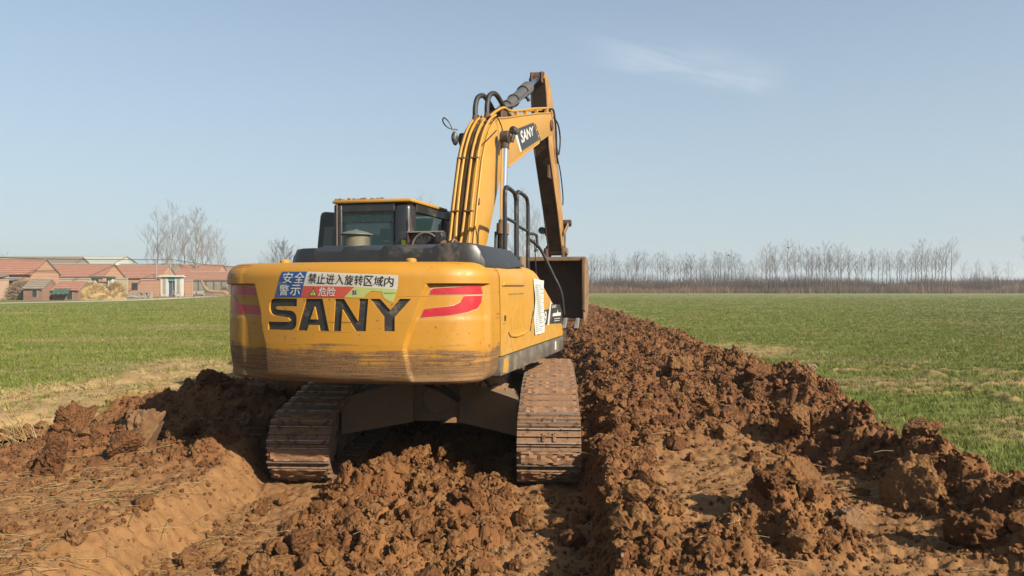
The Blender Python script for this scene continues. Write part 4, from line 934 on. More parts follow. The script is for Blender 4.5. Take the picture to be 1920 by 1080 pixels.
# --- boom
boom = empty('boom', (0, 0, 0), 0, EX)
TOP = [(.35, 1.75), (.45, 2.05), (.55, 2.38), (.72, 2.94), (.94, 3.54), (1.10, 3.80), (1.26, 3.98), (1.48, 4.14), (1.75, 4.26), (2.07, 4.33), (3.2, 4.62), (4.4, 4.92), (5.36, 5.14)]
END = [(5.50, 5.12), (5.60, 5.02), (5.62, 4.86), (5.54, 4.76)]
BOT = [(5.40, 4.74), (4.4, 4.40), (3.2, 3.98), (2.5, 3.73), (2.28, 3.65), (2.05, 3.53), (1.84, 3.38), (1.69, 3.20), (1.52, 2.94), (1.14, 2.40), (.80, 1.72)]
BP = TOP + END + BOT; BW = .165
b = MB(); b.prism(BP, -BW, BW, 'x', .008, seg=2); bd = b.build('boom_body', M_YEL, boom, smooth=True, sharp=.5)
b = MB()
for sgn in (-1, 1):                                 # flange lip of the top plate
    b.tube([(sgn * (BW + .004), y, z) for y, z in TOP[2:]], .012, 6)
b.tube([(BW + .004, y, z) for y, z in BOT[1:5]], .012, 6); b.build('weld_flange', M_YEL, bd)
# four steel pipes up the back of the boom
def offs(path, d):
    out = []
    for i, (y, z) in enumerate(path):
        a = path[max(0, i - 1)]; c = path[min(len(path) - 1, i + 1)]; t = Vector((c[0] - a[0], c[1] - a[1])).normalized(); out.append((y - t.y * d, z + t.x * d))
    return out
PO = offs(TOP[2:9], .045)
for x0, x1_, cut_, foot in ((-.135, -.115, 7, None), (-.075, -.055, 7, (.05, .35, 2.20)), (.030, .045, 7, (-.04, .42, 2.26)), (.115, .13, 7, (.16, .36, 2.2))):
    pts = [(x0 + (x1_ - x0) * i / 6, y, z) for i, (y, z) in enumerate(PO)]
    if foot: pts = [foot, (x0 + .2 * (foot[0] - x0), PO[0][0] + .01, PO[0][1] + .06)] + [(p[0], p[1], p[2]) for p in pts[1:]]
    else: pts = [(x0, .40, 2.2)] + pts
    b = MB(); b.tube(smoothpath(pts, 6), .017, 10); b.build('hydraulic_pipe', M_YEL, boom)
for z_ in (2.84, 3.56):
    y_ = float(np.interp(z_, [p[1] for p in TOP[:8]], [p[0] for p in TOP[:8]]))
    for xc in (-.105, .08): b = MB(); b.box(xc - .055, xc + .055, y_ - .075, y_ + .0, z_ - .012, z_ + .012, .004); b.build('pipe_clamp', M_RUST, boom)
b = MB(); b.tube([(-.015, y - .006, z) for y, z in offs(TOP[1:8], .012)], .02, 6); b.build('cable_channel', M_RUST, boom)
b = MB(); b.box(.17, .185, .75, .80, 2.93, 3.02, .008); b.build('bracket', M_RUST, boom)
# hose arches from the pipes to the arm cylinder
for k, (xa, ya, za, xb) in enumerate(((-.10, 1.56, 4.22, -.13), (.06, 1.60, 4.25, .03))):
    b = MB(); b.tube(smoothpath([(xa, ya - .06, za - .02), (xa - .01, ya - .02, za + .16), (xa + .0, ya + .06, za + .31), (xa + .03, ya + .24, za + .38), (xa + .05, ya + .46, za + .33), (xb + .08, ya + .80, za + .24), (xb + .1, ya + 1.0, za + .2)], 6), .036, 12); b.build('hydraulic_hose', M_RUB, boom)
    b = MB(); b.tube([(xa, ya - .12, za - .14), (xa, ya - .06, za + .02)], [.03, .042], 10); b.build('hose_fitting', M_RUST, boom)
# feeder pipe along the top of the front section
b = MB(); b.tube(smoothpath([(.13, 1.45, 4.22), (.135, 1.75, 4.36), (.14, 2.15, 4.50), (.14, 2.5, 4.535), (.14, 3.2, 4.70), (.14, 4.2, 4.96), (.14, 5.25, 5.21)], 5), .019, 8); b.build('top_pipe', M_YEL, boom)
b = MB(); b.tube(smoothpath([(.05, 2.7, 4.55), (.05, 3.6, 4.78), (.05, 5.2, 5.17)], 3), .014, 8); b.build('top_pipe', M_YEL, boom)
for y_ in (2.9, 3.5, 4.3, 5.15): z_ = 4.33 + (y_ - 2.07) * .2462; b = MB(); b.box(.11, .165, y_ - .03, y_ + .03, z_ - .01, z_ + .075, .004); b.build('pipe_post', M_YEL, boom)
# decal on the boom side
def boom_poly(pts, name, m, par, x): b = MB(); b.bm.faces.new([b.bm.verts.new((x, y, z)) for y, z in pts]); return b.build(name, m, par)
bdec = boom_poly([(2.74, 4.30), (3.97, 4.67), (4.42, 4.46), (3.15, 4.04)], 'boom_decal', plain('decal_grey', (.045, .048, .055), .5), bd, BW + .003)
boom_poly([(2.55, 4.30), (2.70, 4.335), (3.13, 4.035), (3.02, 4.0)], 'white_slash', M_WHITE, bdec, BW + .003)
for k in range(3): boom_poly([(4.06 + k * .17, 4.66 - k * .075), (4.13 + k * .17, 4.68 - k * .075), (4.24 + k * .17, 4.62 - k * .075), (4.17 + k * .17, 4.60 - k * .075)], 'decal_chip', M_BLACKP, bdec, BW + .003)
A_, B_, C_, D_ = Vector((0, 3.00, 4.33)), Vector((0, 3.93, 4.60)), Vector((0, 4.00, 4.47)), Vector((0, 3.12, 4.15))
def bl(u, v): u += .5; v += .5; p = (D_ * (1 - u) + C_ * u) * (1 - v) + (A_ * (1 - u) + B_ * u) * v; p.x = BW + .006; return p
text_on('SANY', bl, 'lettering', M_WHITE, bdec, 0, 0, .035)
# lamps
b = MB(); b.lathe([(.03, -.05), (.06, -.03), (.06, .05), (.05, .055)], 20, Matrix.Translation((-.245, 1.05, 3.86)) @ Matrix.Diagonal((.7, 1, 1.4, 1)) @ AX((0, 0, 0), (-.3, 1, -.1))); l1 = b.build('work_lamp', M_BLACKP, boom)
b = MB(); b.tube(smoothpath([(-.25, 1.0, 3.95), (-.30, .98, 4.06), (-.38, 1.0, 4.13), (-.40, 1.02, 4.08), (-.33, 1.03, 4.0), (-.22, 1.1, 3.98)], 5), .009, 6); b.build('lamp_cable', M_BLACKP, l1)
# --- boom cylinders
for sx, nm in ((.30, 'right'), (-.30, 'left')):
    P0, P1, P2 = Vector((sx, 1.40, 1.85)), Vector((sx, 1.285, 2.66)), Vector((sx, 1.60, 3.96))
    P2 = Vector((sx, 1.62, 3.95)); P1 = P0 + (P2 - P0) * .42
    d_ = (P2 - P0).normalized()
    cyl = empty('boom_cylinder', (0, 0, 0), 0, EX)
    b = MB(); b.tube([P0, P1], .072, 18); b.build('barrel', M_BLK, cyl)
    b = MB(); b.tube([P1 - d_ * .14, P1 + d_ * .01], .088, 18); b.tube([P1 + d_ * .01, P1 + d_ * .06], .062, 16); b.build('gland', M_GREY, cyl)
    b = MB(); b.tube([P0 + d_ * .04 + Vector((-sx / .3 * .09, -.03, 0)), P1 - d_ * .1 + Vector((-sx / .3 * .09, -.03, 0))], .018, 8); b.build('pressure_pipe', M_DARK, cyl)
    b = MB(); b.tube([P1, P2 - d_ * .08], .050, 20); b.build('rod', M_CHROME, cyl)
    b = MB(); b.lathe([(.085, -.06), (.095, -.05), (.095, .05), (.085, .06)], 18, AX(P2, (1, 0, 0))); b.tube([P2 - d_ * .16, P2], .06, 12); b.build('rod_eye', M_DARK, cyl)
    b = MB(); b.lathe([(.045, 0), (.055, .02), (.055, .10), (.04, .12)], 14, AX(P2 - Vector((sx / .3 * .06, 0, 0)), (sx, 0, 0))); b.build('pin', M_RUST, cyl)
b = MB(); b.lathe([(.03, -.05), (.058, -.03), (.058, .05), (.045, .055)], 18, AX((.40, 1.70, 4.06), (.2, 1, -.1))); b.tube([(.40, 1.70, 4.01), (.38, 1.68, 3.90)], .03, 8); l2 = b.build('work_lamp', M_BLACKP, boom)
b = MB(); b.tube(smoothpath([(.19, 1.4, 4.15), (.20, 1.55, 4.22), (.22, 1.7, 4.14), (.26, 1.66, 4.0), (.3, 1.6, 3.85)], 5), .009, 6); b.tube(smoothpath([(.19, 1.0, 3.78), (.2, 1.2, 3.88), (.22, 1.45, 4.02)], 5), .009, 6); b.build('lamp_cable', M_RUB, l2)

# --- arm cylinder on top of the boom
ac = empty('arm_cylinder', (0, 0, 0), 0, EX); Q0, Q1 = Vector((0, 2.22, 4.40)), Vector((0, 5.02, 5.70)); d_ = (Q1 - Q0).normalized(); QM = Q0 + d_ * 2.25
b = MB(); b.tube([Q0 + d_ * .1, QM], .088, 20); b.build('barrel', M_CYL, ac)
b = MB(); b.tube([QM - d_ * .42, QM - d_ * .02], .112, 20); b.tube([QM - d_ * .02, QM + d_ * .06], .085, 18); b.build('gland', M_CYL, ac)
b = MB(); b.tube([QM, Q1], .050, 18); b.build('rod', plain('blue_chrome', (.55, .66, .85), .15, .9, .1), ac)
b = MB(); b.lathe([(.11, -.09), (.11, .09)], 18, AX(Q0, (1, 0, 0))); b.box(-.13, -.09, 2.08, 2.40, 4.28, 4.50, .02); b.box(.09, .13, 2.08, 2.40, 4.28, 4.50, .02); b.build('base_eye', M_RUST, ac)
b = MB(); b.tube(smoothpath([(.10, 2.3, 4.55), (.115, 2.9, 4.73), (.11, 3.8, 5.13), (.10, 4.05, 5.28)], 4), .018, 8); b.build('pressure_pipe', M_CYL, ac)
for t in (.28, .5, .82): P = Q0 + d_ * 2.25 * t; b = MB(); b.tube([P - d_ * .02, P + d_ * .02], .105, 18); b.build('clamp_band', M_DARK, ac)
b = MB(); b.lathe([(.03, 0), (.03, .09)], 10, AX(Q0 + d_ * 1.75 + Vector((.08, 0, -.06)), (.6, 0, -1))); b.build('hose_port', M_BLACKP, ac)

# --- arm
arm = empty('arm', (0, 0, 0), 0, EX); AWD = .150
AR = [(4.99, 5.70), (5.12, 5.45), (5.22, 5.1), (5.36, 4.50), (5.80, 3.92), (6.22, 3.38), (6.70, 2.62)]
AF = [(6.98, 2.60), (6.75, 3.38), (6.42, 3.98), (6.07, 4.58), (5.84, 5.22), (5.68, 5.52), (5.48, 5.70), (5.24, 5.80), (5.06, 5.80)]
b = MB(); b.prism(AR + AF, -AWD, AWD, 'x', .007, seg=2); ab = b.build('arm_body', M_ARM, arm, smooth=True, sharp=.5)
b = MB()
for sg in (-1, 1): b.tube([(sg * (AWD - .012), y - .01, z) for y, z in AR], .016, 6)
b.build('weld_flange', M_RUST, ab)
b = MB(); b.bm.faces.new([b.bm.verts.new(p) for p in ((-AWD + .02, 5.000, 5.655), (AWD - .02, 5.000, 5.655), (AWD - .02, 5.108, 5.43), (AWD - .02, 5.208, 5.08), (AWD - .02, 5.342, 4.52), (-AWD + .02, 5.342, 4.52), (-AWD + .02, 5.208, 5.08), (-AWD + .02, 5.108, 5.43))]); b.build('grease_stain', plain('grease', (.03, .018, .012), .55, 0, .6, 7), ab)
b = MB(); M_GRIME_SHADE = plain('grime_shade_brown', (.15, .075, .035), .7, 0, .7, 5, .1, .35, (.07, .035, .02))
b.prism([(y - .012 , z) for y, z in AR[2:]] + [(y + .002, z) for y, z in AR[2:][::-1]], -AWD + .012, AWD - .012, 'x'); b.build('rear_shade_plate', M_GRIME_SHADE, arm)  # added dark plate: shade of the arm's rear face painted in, plus some grime
b = MB(); b.lathe([(.10, -.12), (.10, .12)], 18, AX((0, 5.04, 5.73), (1, 0, 0))); b.box(-.12, -.07, 4.93, 5.2, 5.6, 5.82, .02); b.box(.07, .12, 4.93, 5.2, 5.6, 5.82, .02); b.build('arm_eye', M_RUST, arm)
b = MB(); b.lathe([(.09, -.20), (.10, -.19), (.10, .19), (.09, .20)], 18, AX((0, 5.46, 4.93), (1, 0, 0))); b.build('boom_pin', M_RUST, arm)
b = MB(); b.box(.07, .12, 5.55, 5.75, 3.95, 4.3, .01, Matrix.Identity(4)); b.build('guard_plate', M_RUST, arm)
for k, (pts, r) in enumerate((([(.18, 5.30, 5.20), (.20, 5.55, 5.22), (.21, 5.72, 4.9), (.2, 5.85, 4.5), (.19, 6.0, 4.3)], .020), ([(.2, 5.55, 5.1), (.24, 5.8, 5.0), (.25, 5.95, 4.75), (.23, 5.9, 4.45), (.2, 5.85, 4.6)], .016), ([(.17, 6.1, 4.4), (.19, 6.3, 4.15), (.19, 6.55, 3.75), (.17, 6.66, 3.55)], .012))):
    b = MB(); b.tube(smoothpath(pts, 5), r, 8); b.build('arm_hose', M_RUB, arm)
bc = empty('bucket_cylinder', (0, 0, 0), 0, EX)
b = MB(); b.tube([(0, 5.95, 5.02), (0, 6.9, 3.85)], .07, 16); b.build('barrel', M_ARM, bc)
b = MB(); b.tube([(0, 6.9, 3.85), (0, 7.22, 3.30)], .045, 14); b.build('rod', M_CHROME, bc)
b = MB()
for sx in (-.19, .19): b.box(sx - .02, sx + .02, 0, .62, -.05, .05, .02, Matrix.Translation((0, 6.66, 2.95)) @ Matrix.Rotation(.45, 4, 'X'))
b.build('rocker_link', M_GREY, bc)
b = MB(); b.lathe([(.06, -.25), (.075, -.24), (.075, .24), (.06, .25)], 16, AX((0, 7.20, 3.22), (1, 0, 0))); b.build('link_pin', M_DARK, bc)
b = MB()
for sx in (-.11, .11): b.box(sx - .02, sx + .02, -.05, .05, -.62, 0, .015, Matrix.Translation((0, 7.20, 3.20)) @ Matrix.Rotation(-.12, 4, 'X'))
b.build('connecting_link', M_DARK, bc)
b = MB(); b.lathe([(.05, -.06), (.07, -.04), (.07, .06)], 14, AX((-.22, 6.5, 3.02), (-.2, -1, 0))); b.build('arm_lamp', M_BLACKP, arm)

# --- bucket, mouth towards the machine
M_TAN = plain('scoured_steel', (.42, .26, .13), .6, .1, .5, 7, .1, .4, (.20, .11, .055))
bu = empty('bucket', (0, 0, 0), 0, EX); BWD = .60
OUTP = [(6.62, 2.44), (6.72, 2.49), (6.90, 2.46), (7.06, 2.30), (7.15, 2.0), (7.14, 1.66), (7.03, 1.38), (6.86, 1.23), (6.66, 1.18)]
INNP = [(6.65, 2.41), (6.73, 2.455), (6.88, 2.43), (7.02, 2.28), (7.11, 1.99), (7.10, 1.68), (6.99, 1.41), (6.84, 1.26), (6.66, 1.21)]
b = MB()
ring = [[[b.bm.verts.new((x, y, z)) for y, z in P] for P in (OUTP, INNP)] for x in np.linspace(-BWD, BWD, 9)]
for A, B in zip(ring, ring[1:]):
    for k in range(len(OUTP) - 1):
        b.bm.faces.new((A[0][k], A[0][k + 1], B[0][k + 1], B[0][k])); b.bm.faces.new((A[1][k], B[1][k], B[1][k + 1], A[1][k + 1]))
    b.bm.faces.new((A[0][0], B[0][0], B[1][0], A[1][0])); b.bm.faces.new((A[0][-1], A[1][-1], B[1][-1], B[0][-1]))
bmesh.ops.recalc_face_normals(b.bm, faces=b.bm.faces[:]); M_BUCK = plain('bucket_steel', (.085, .042, .026), .7, .1, .6, 5, .15, .4, (.15, .07, .035)); b.build('bucket_shell', M_BUCK, bu, smooth=True, sharp=.9)
for sx in (-1, 1):
    b = MB(); b.prism([(6.55, 2.45), (6.58, 1.55), (6.52, 1.50), (6.55, 1.16)] + [(y + .012, z) for y, z in OUTP[::-1]], sx * BWD, sx * (BWD + .035), 'x', .006); b.build('side_plate', M_TAN, bu)
    b = MB(); b.prism([(6.50, 2.47), (6.60, 2.47), (6.64, 1.60), (6.58, 1.35), (6.50, 1.40)], sx * (BWD - .012), sx * (BWD + .055), 'x', .008); b.build('side_cutter', M_TAN, bu)
b = MB(); b.box(-BWD, BWD, 6.50, 6.68, 1.185, 1.225, .008); b.build('lip', M_BUCK, bu)
b = MB(); b.box(-BWD, BWD, 6.58, 6.70, 2.40, 2.475, .01); b.build('top_beam', M_TAN, bu)
for k in range(5):
    x_ = -.50 + k * .25; b = MB(); b.prism([(6.66, 1.235), (6.50, 1.245), (6.33, 1.07), (6.30, 1.045), (6.35, 1.05), (6.50, 1.165), (6.66, 1.165)], x_ - .042, x_ + .042, 'x', .008); b.build('tooth', plain('tooth_steel', (.42, .40, .37), .45, .4, .3, 12, 0, .2), bu)
for sx in (-.17, .17): b = MB(); b.prism([(6.62, 2.42), (6.62, 2.62), (6.70, 2.72), (6.86, 2.72), (7.0, 2.62), (7.08, 2.42), (7.0, 2.3)], sx - .025, sx + .025, 'x', .01); b.build('bucket_ear', M_RUST, bu)
b = MB(); b.lathe([(.07, -.25), (.08, -.24), (.08, .24), (.07, .25)], 16, AX((0, 6.80, 2.60), (1, 0, 0))); b.build('bucket_pin', M_GREY, bu)
# --- undercarriage (turned a little against the upper body)
DT = HEAD - R(3)
def under(o): o.rotation_euler = (0, 0, DT); return o
car = under(empty('undercarriage', (0, 0, 0), 0, EX))
b = MB(); b.lathe([(.62, .88), (.64, .90), (.64, 1.02), (.58, 1.04), (.58, 1.10)], 40); b.build('slew_ring', M_GREY, car)
b = MB(); b.prism([(-.72, -.66), (-.45, -.80), (.5, -.80), (.75, -.66), (.75, .70), (.45, .85), (-.45, .85), (-.72, .70)], .415, .90, 'z', .03, seg=2)
for sx in (-1, 1):
    for sy in (-1, 1):
        # box legs of the X frame running out and down to the track frames
        P = [(.35 * sx + .02, .45 * sy), (.90 * sx + .02, .78 * sy), (.90 * sx + .02, 1.34 * sy), (.25 * sx + .02, .86 * sy)]
        lo = [.42, .37, .37, .42]; hi = [.88, .74, .74, .88]
        A = [b.bm.verts.new((x, y, l)) for (x, y), l in zip(P, lo)]; B = [b.bm.verts.new((x, y, h_)) for (x, y), h_ in zip(P, hi)]
        b.bm.faces.new(A); b.bm.faces.new(B)
        for i in range(4): b.bm.faces.new((A[i], A[(i + 1) % 4], B[(i + 1) % 4], B[i]))
bmesh.ops.recalc_face_normals(b.bm, faces=b.bm.faces[:]); b.build('x_frame', M_GREY, car)
b = MB(); b.prism([(.05, .40), (.62, .40), (.66, .405), (.50, .50), (.36, .43), (.22, .47)], -.835, -.79, 'y', .01); b.build('mud_ledge', M_MUD, car)
b = MB(); b.lathe([(.16, -.02), (.17, 0), (.15, .02), (.001, .03)], 20, AX((.02, -.81, .66), (0, -1, 0))); b.build('cover_plate', M_GREY, car)
b = MB()
for k in range(3): b.tube(smoothpath([(-.3 + .1 * k, -.6, .9), (-.2 + .12 * k, -.84, .86), (.1 + .1 * k, -.86, .74 - .04 * k), (.3 + .1 * k, -.78, .60)], 5), .014, 6)
b.build('drain_hose', M_RUB, car)
# mud heaped on the frame
b = MB()
for k in range(90):
    a = random.choice([random.uniform(.45, 1.0), random.uniform(-.1, .3), random.uniform(-.6, .9)]); yy = random.uniform(-.95, -.72); r = random.uniform(.02, .07); q = bmesh.ops.create_icosphere(b.bm, subdivisions=2, radius=r)
    for v in q['verts']: v.co = v.co * (1 + .5 * mnoise.noise(v.co * 20 + Vector((k, 0, 0)))) + Vector((a, yy, (.86 if a < .45 else .86 - (a - .45) * .5) + r * .2))
tag(b.build('frame_mud', M_MUD, car, smooth=True), kind='stuff')

# track path: rear sprocket circle, sagging top run, front idler, flat bottom run
RC_, RR_, YR, YF = .39, .305, -1.70, 1.62
def track_path():
    P = []
    for k in range(41): a = -PI / 2 - k * PI / 40; P.append((YR + RR_ * math.cos(a), .045 + RR_ + RR_ * math.sin(a)))
    for k in range(1, 40): t = k / 40; y = YR + (YF - YR) * t; P.append((y, float(np.interp(y, [YR, -1.35, -1.0, -.3, .5, YF], [.045 + 2 * RR_, .72, .785, .84, .86, .045 + 2 * RC_]))))
    for k in range(41): a = PI / 2 - k * PI / 40; P.append((YF + RC_ * math.cos(a), .045 + RC_ + RC_ * math.sin(a)))
    for k in range(1, 40): P.append((YF + (YR - YF) * k / 40, .045))
    return np.array(P + P[:1])
TPth = track_path(); TL = np.concatenate([[0], np.cumsum(np.hypot(*np.diff(TPth, axis=0).T))]); NSH = int(round(TL[-1] / .190)); PITCH = TL[-1] / NSH
def shoe_mesh(mud, seed):
    """section across travel (t along travel, h outward): plate with turned edges and three grousers, mud packed between"""
    p_ = PITCH * .5; b = MB(); W_ = .295
    sec = [(-p_ * .98, -.014), (-p_ * .98, .006), (-p_ * .86, .008), (-p_ * .80, .030), (-p_ * .70, .030), (-p_ * .64, .002), (-p_ * .10, .0), (-p_ * .05, .024), (p_ * .05, .024), (p_ * .10, .0), (p_ * .60, .002), (p_ * .66, .027), (p_ * .76, .027), (p_ * .82, .0), (p_ * .94, -.006), (p_ * .94, -.022), (p_ * .5, -.014)]
    b.prism(sec, -W_, W_, 'x', 0, mi=0)
    if mud:
        rnd = random.Random(seed)
        nx, nt_ = 16, 7; g = []
        for i in range(nx + 1):
            g.append([b.bm.verts.new((-W_ * .985 + 1.97 * W_ * i / nx, -p_ * .78 + p_ * 1.5 * j / nt_, .018 + (.012 if 0 < j < nt_ else -.01) * (1 if 0 < i < nx else 0) + rnd.uniform(-.010, .013) * mud - (.02 if i in (0, nx) else 0))) for j in range(nt_ + 1)])
        for i in range(nx):
            for j in range(nt_): f = b.bm.faces.new((g[i][j], g[i + 1][j], g[i + 1][j + 1], g[i][j + 1])); f.material_index = 1; f.smooth = True
    else:
        for sx in (-.05, .05): b.box(sx - .016, sx + .016, -.05, .03, .002, .018, .004)
    for sx in (-.075, .075): b.box(sx - .02, sx + .02, -p_, p_, -.09, -.015, .01)
    return b.mesh('track_shoe', .5)
def mat_shoe():
    s = NT('track_steel'); o = s.obj(); X = s.xyz(o); n = s.noise(o, 14, 5, .65); nf = s.noise(o, 70, 4, .7)
    rust = s.mix(s.mr(n, .35, .65), (.075, .042, .026), (.155, .085, .045)); top = s.mr(X[2], .0225, .029)
    polish = s.math('MULTIPLY', top, s.mr(n, .38, .55)); mud = s.mr(s.math('ADD', n, s.math('MULTIPLY', nf, .3)), .50, .66, 0, .85)
    c = s.mix(mud, rust, (.34, .18, .085)); c = s.mix(polish, c, (.56, .52, .48)); s.bump(s.math('ADD', n, nf), .35, .006)
    return s.fin(c, s.math('SUBTRACT', .85, s.math('MULTIPLY', polish, .5)), s.math('MULTIPLY', polish, .8))
M_SHOE = mat_shoe()
shoes = [shoe_mesh(0, 0)] + [shoe_mesh(.5 + .3 * i, i) for i in range(1, 5)]
for me in shoes: me.materials.append(M_SHOE); me.materials.append(M_MUD)
for side, tx in (('left', -1.10), ('right', 1.235)):
    tr = under(empty('crawler_track', (0, 0, 0), 0, EX)); c_, s_ = math.cos(DT), math.sin(DT)
    tr['label'] = {'left': 'left crawler track, its upper rear in the shade of the tail', 'right': 'right crawler track, sunlit and caked with dried mud'}[side]
    for k in range(NSH):
        L0 = (k + .35) * PITCH % TL[-1]; y = np.interp(L0, TL, TPth[:, 0]); z = np.interp(L0, TL, TPth[:, 1])
        y2 = np.interp((L0 + .02) % TL[-1], TL, TPth[:, 0]); z2 = np.interp((L0 + .02) % TL[-1], TL, TPth[:, 1]); a = math.atan2(z2 - z, y2 - y)
        o = bpy.data.objects.new('track_shoe', shoes[random.choice([1, 2, 3, 4] if y > -1.80 or random.random() < .72 else [0, 1])]); COL.objects.link(o); o.parent = tr
        # outward is to the left of travel for this winding
        o.location = (tx, y, z); o.rotation_euler = (a, 0, 0)
    b = MB(); sg = 1 if side == 'left' else -1
    b.prism([(-1.50, .20), (-1.35, .14), (1.3, .16), (1.45, .24), (1.45, .50), (1.1, .62), (-.9, .62), (-1.50, .50)], tx - .13, tx + .13, 'x', .015, seg=2); b.build('track_frame', M_GREY, tr)
    b = MB(); b.lathe([(.21, -.05), (.24, -.045), (.24, .045), (.21, .05)], 26, AX((tx, YR, .045 + RR_), (1, 0, 0)), smooth=False); b.lathe([(.15, -.19), (.17, -.18), (.17, .18), (.13, .20)], 26, AX((tx, YR, .35), (1, 0, 0))); b.build('sprocket', M_GREY, tr)
    b = MB(); b.lathe([(.28, -.07), (.30, -.06), (.30, .06), (.28, .07)], 26, AX((tx, YF, .435), (1, 0, 0))); b.build('idler', M_DARK, tr)
    for k in range(7): b = MB(); b.lathe([(.07, -.13), (.09, -.12), (.09, -.05), (.075, -.04), (.075, .04), (.09, .05), (.09, .12), (.07, .13)], 18, AX((tx, -1.15 + k * .38, .175), (1, 0, 0))); b.build('track_roller', M_DARK, tr)
    for k in range(2): b = MB(); b.lathe([(.05, -.1), (.06, -.09), (.06, .09), (.05, .1)], 14, AX((tx, -.55 + k * 1.1, .72), (1, 0, 0))); b.build('carrier_roller', M_DARK, tr)
    # ribbed guard over the final drive, seen inside the left track
    xi = tx + sg * .14
    for k in range(4):
        y_ = -1.90 + k * .09; b = MB(); b.box(min(xi, xi + sg * .13), max(xi, xi + sg * .13), y_, y_ + .03, .34 + k * .04, .50 + k * .045, .006); b.build('guard_rib', M_GREY, tr)
    b = MB(); b.lathe([(.19, 0), (.21, .02), (.20, .09), (.13, .12), (.001, .13)], 26, AX((xi - sg * .02, YR, .35), (sg, 0, 0))); b.build('final_drive', M_GREY, tr)
# ------------------------------------------------------------------ the village row on the left
def mat_brick(name, a, b_, mortar, scale=1.0, band=False):
    s = NT(name); o = s.obj(); X = s.xyz(o); g = s.n('ShaderNodeNewGeometry'); N_ = s.xyz(s.n('ShaderNodeTexCoord').outputs['Normal'])
    use = s.math('GREATER_THAN', s.math('ABSOLUTE', N_[0]), .6)
    u = s.math('ADD', s.math('MULTIPLY', X[1], use), s.math('MULTIPLY', X[0], s.math('SUBTRACT', 1., use)))
    cv = s.n('ShaderNodeCombineXYZ'); s.put(cv.inputs[0], u); s.put(cv.inputs[1], X[2])
    br = s.n('ShaderNodeTexBrick'); s.put(br.inputs['Vector'], cv.outputs[0]); br.inputs['Scale'].default_value = scale; br.inputs['Color1'].default_value = (*a, 1); br.inputs['Color2'].default_value = (*b_, 1); br.inputs['Mortar'].default_value = (*mortar, 1)
    br.inputs['Brick Width'].default_value = .26; br.inputs['Row Height'].default_value = .075; br.inputs['Mortar Size'].default_value = .012
    n = s.noise(o, .8, 5, .6); c = s.mix(s.mr(n, .3, .7, 0, .45), br.outputs[0], (.45, .26, .17))
    bands = s.math('SINE', s.math('MULTIPLY', X[2], 12.5)); c = s.mix(s.mr(bands, .55, .95, 0, .38), c, mortar)
    s.bump(br.outputs[1], -.3, .01); return s.fin(c, .9)
M_BRICK = mat_brick('red_brick', (.62, .235, .12), (.50, .17, .085), (.66, .50, .34)); M_BRICK2 = mat_brick('dark_brick', (.30, .11, .07), (.24, .09, .06), (.33, .24, .18))
def mat_tile(name, a, b_, k=4.2):
    s = NT(name); o = s.obj(); n = s.noise(o, 1.1, 5, .65); n2 = s.noise(s.mapv(o, (1, 6, 6)), 1.3, 4, .6)
    c = s.mix(s.mr(n2, .3, .7), a, b_); c = s.mix(s.mr(n, .5, .75, 0, .5), c, (.40, .29, .20)); X = s.xyz(o); c = s.mix(s.mr(s.math('SINE', s.math('MULTIPLY', X[2], 26.)), .2, .95, 0, .45), c, (.66, .44, .30)); return s.fin(c, .88)
M_TILE = mat_tile('red_tile', (.46, .19, .12), (.34, .13, .080)); M_OLDT = mat_tile('old_grey_tile', (.20, .18, .14), (.29, .25, .18)); M_MIXT = mat_tile('patched_tile', (.36, .17, .10), (.40, .30, .20))
M_PLAST = plain('cream_plaster', (.56, .46, .30), .9, 0, .3, 1.2); M_GREYW = plain('grey_render', (.33, .30, .25), .9, 0, .5, .8); M_WHTW = plain('white_wall', (.74, .74, .68), .85, 0, .12, 1); M_PINK = plain('pale_pink_wall', (.62, .42, .30), .9, 0, .25, 1)
M_CONC = plain('concrete', (.40, .37, .31), .9, 0, .3, 2); M_SHADE = plain('dark_opening', (.035, .03, .028), .9); M_TIN = plain('grey_tin', (.30, .34, .36), .5, .2); M_WOODB = plain('old_wood', (.17, .11, .065), .85, 0, .5, 3)
M_LONGR = plain('pale_sheet_roof', (.60, .63, .55), .6, 0, .15, .6); M_BLUER = plain('blue_sheet_roof', (.10, .30, .62), .45, 0, .1); M_GRNP = plain('green_panel', (.05, .13, .09), .6); M_TEAL = plain('teal_paint', (.16, .42, .42), .6); M_BLUED = plain('blue_door_paint', (.05, .12, .25), .5)
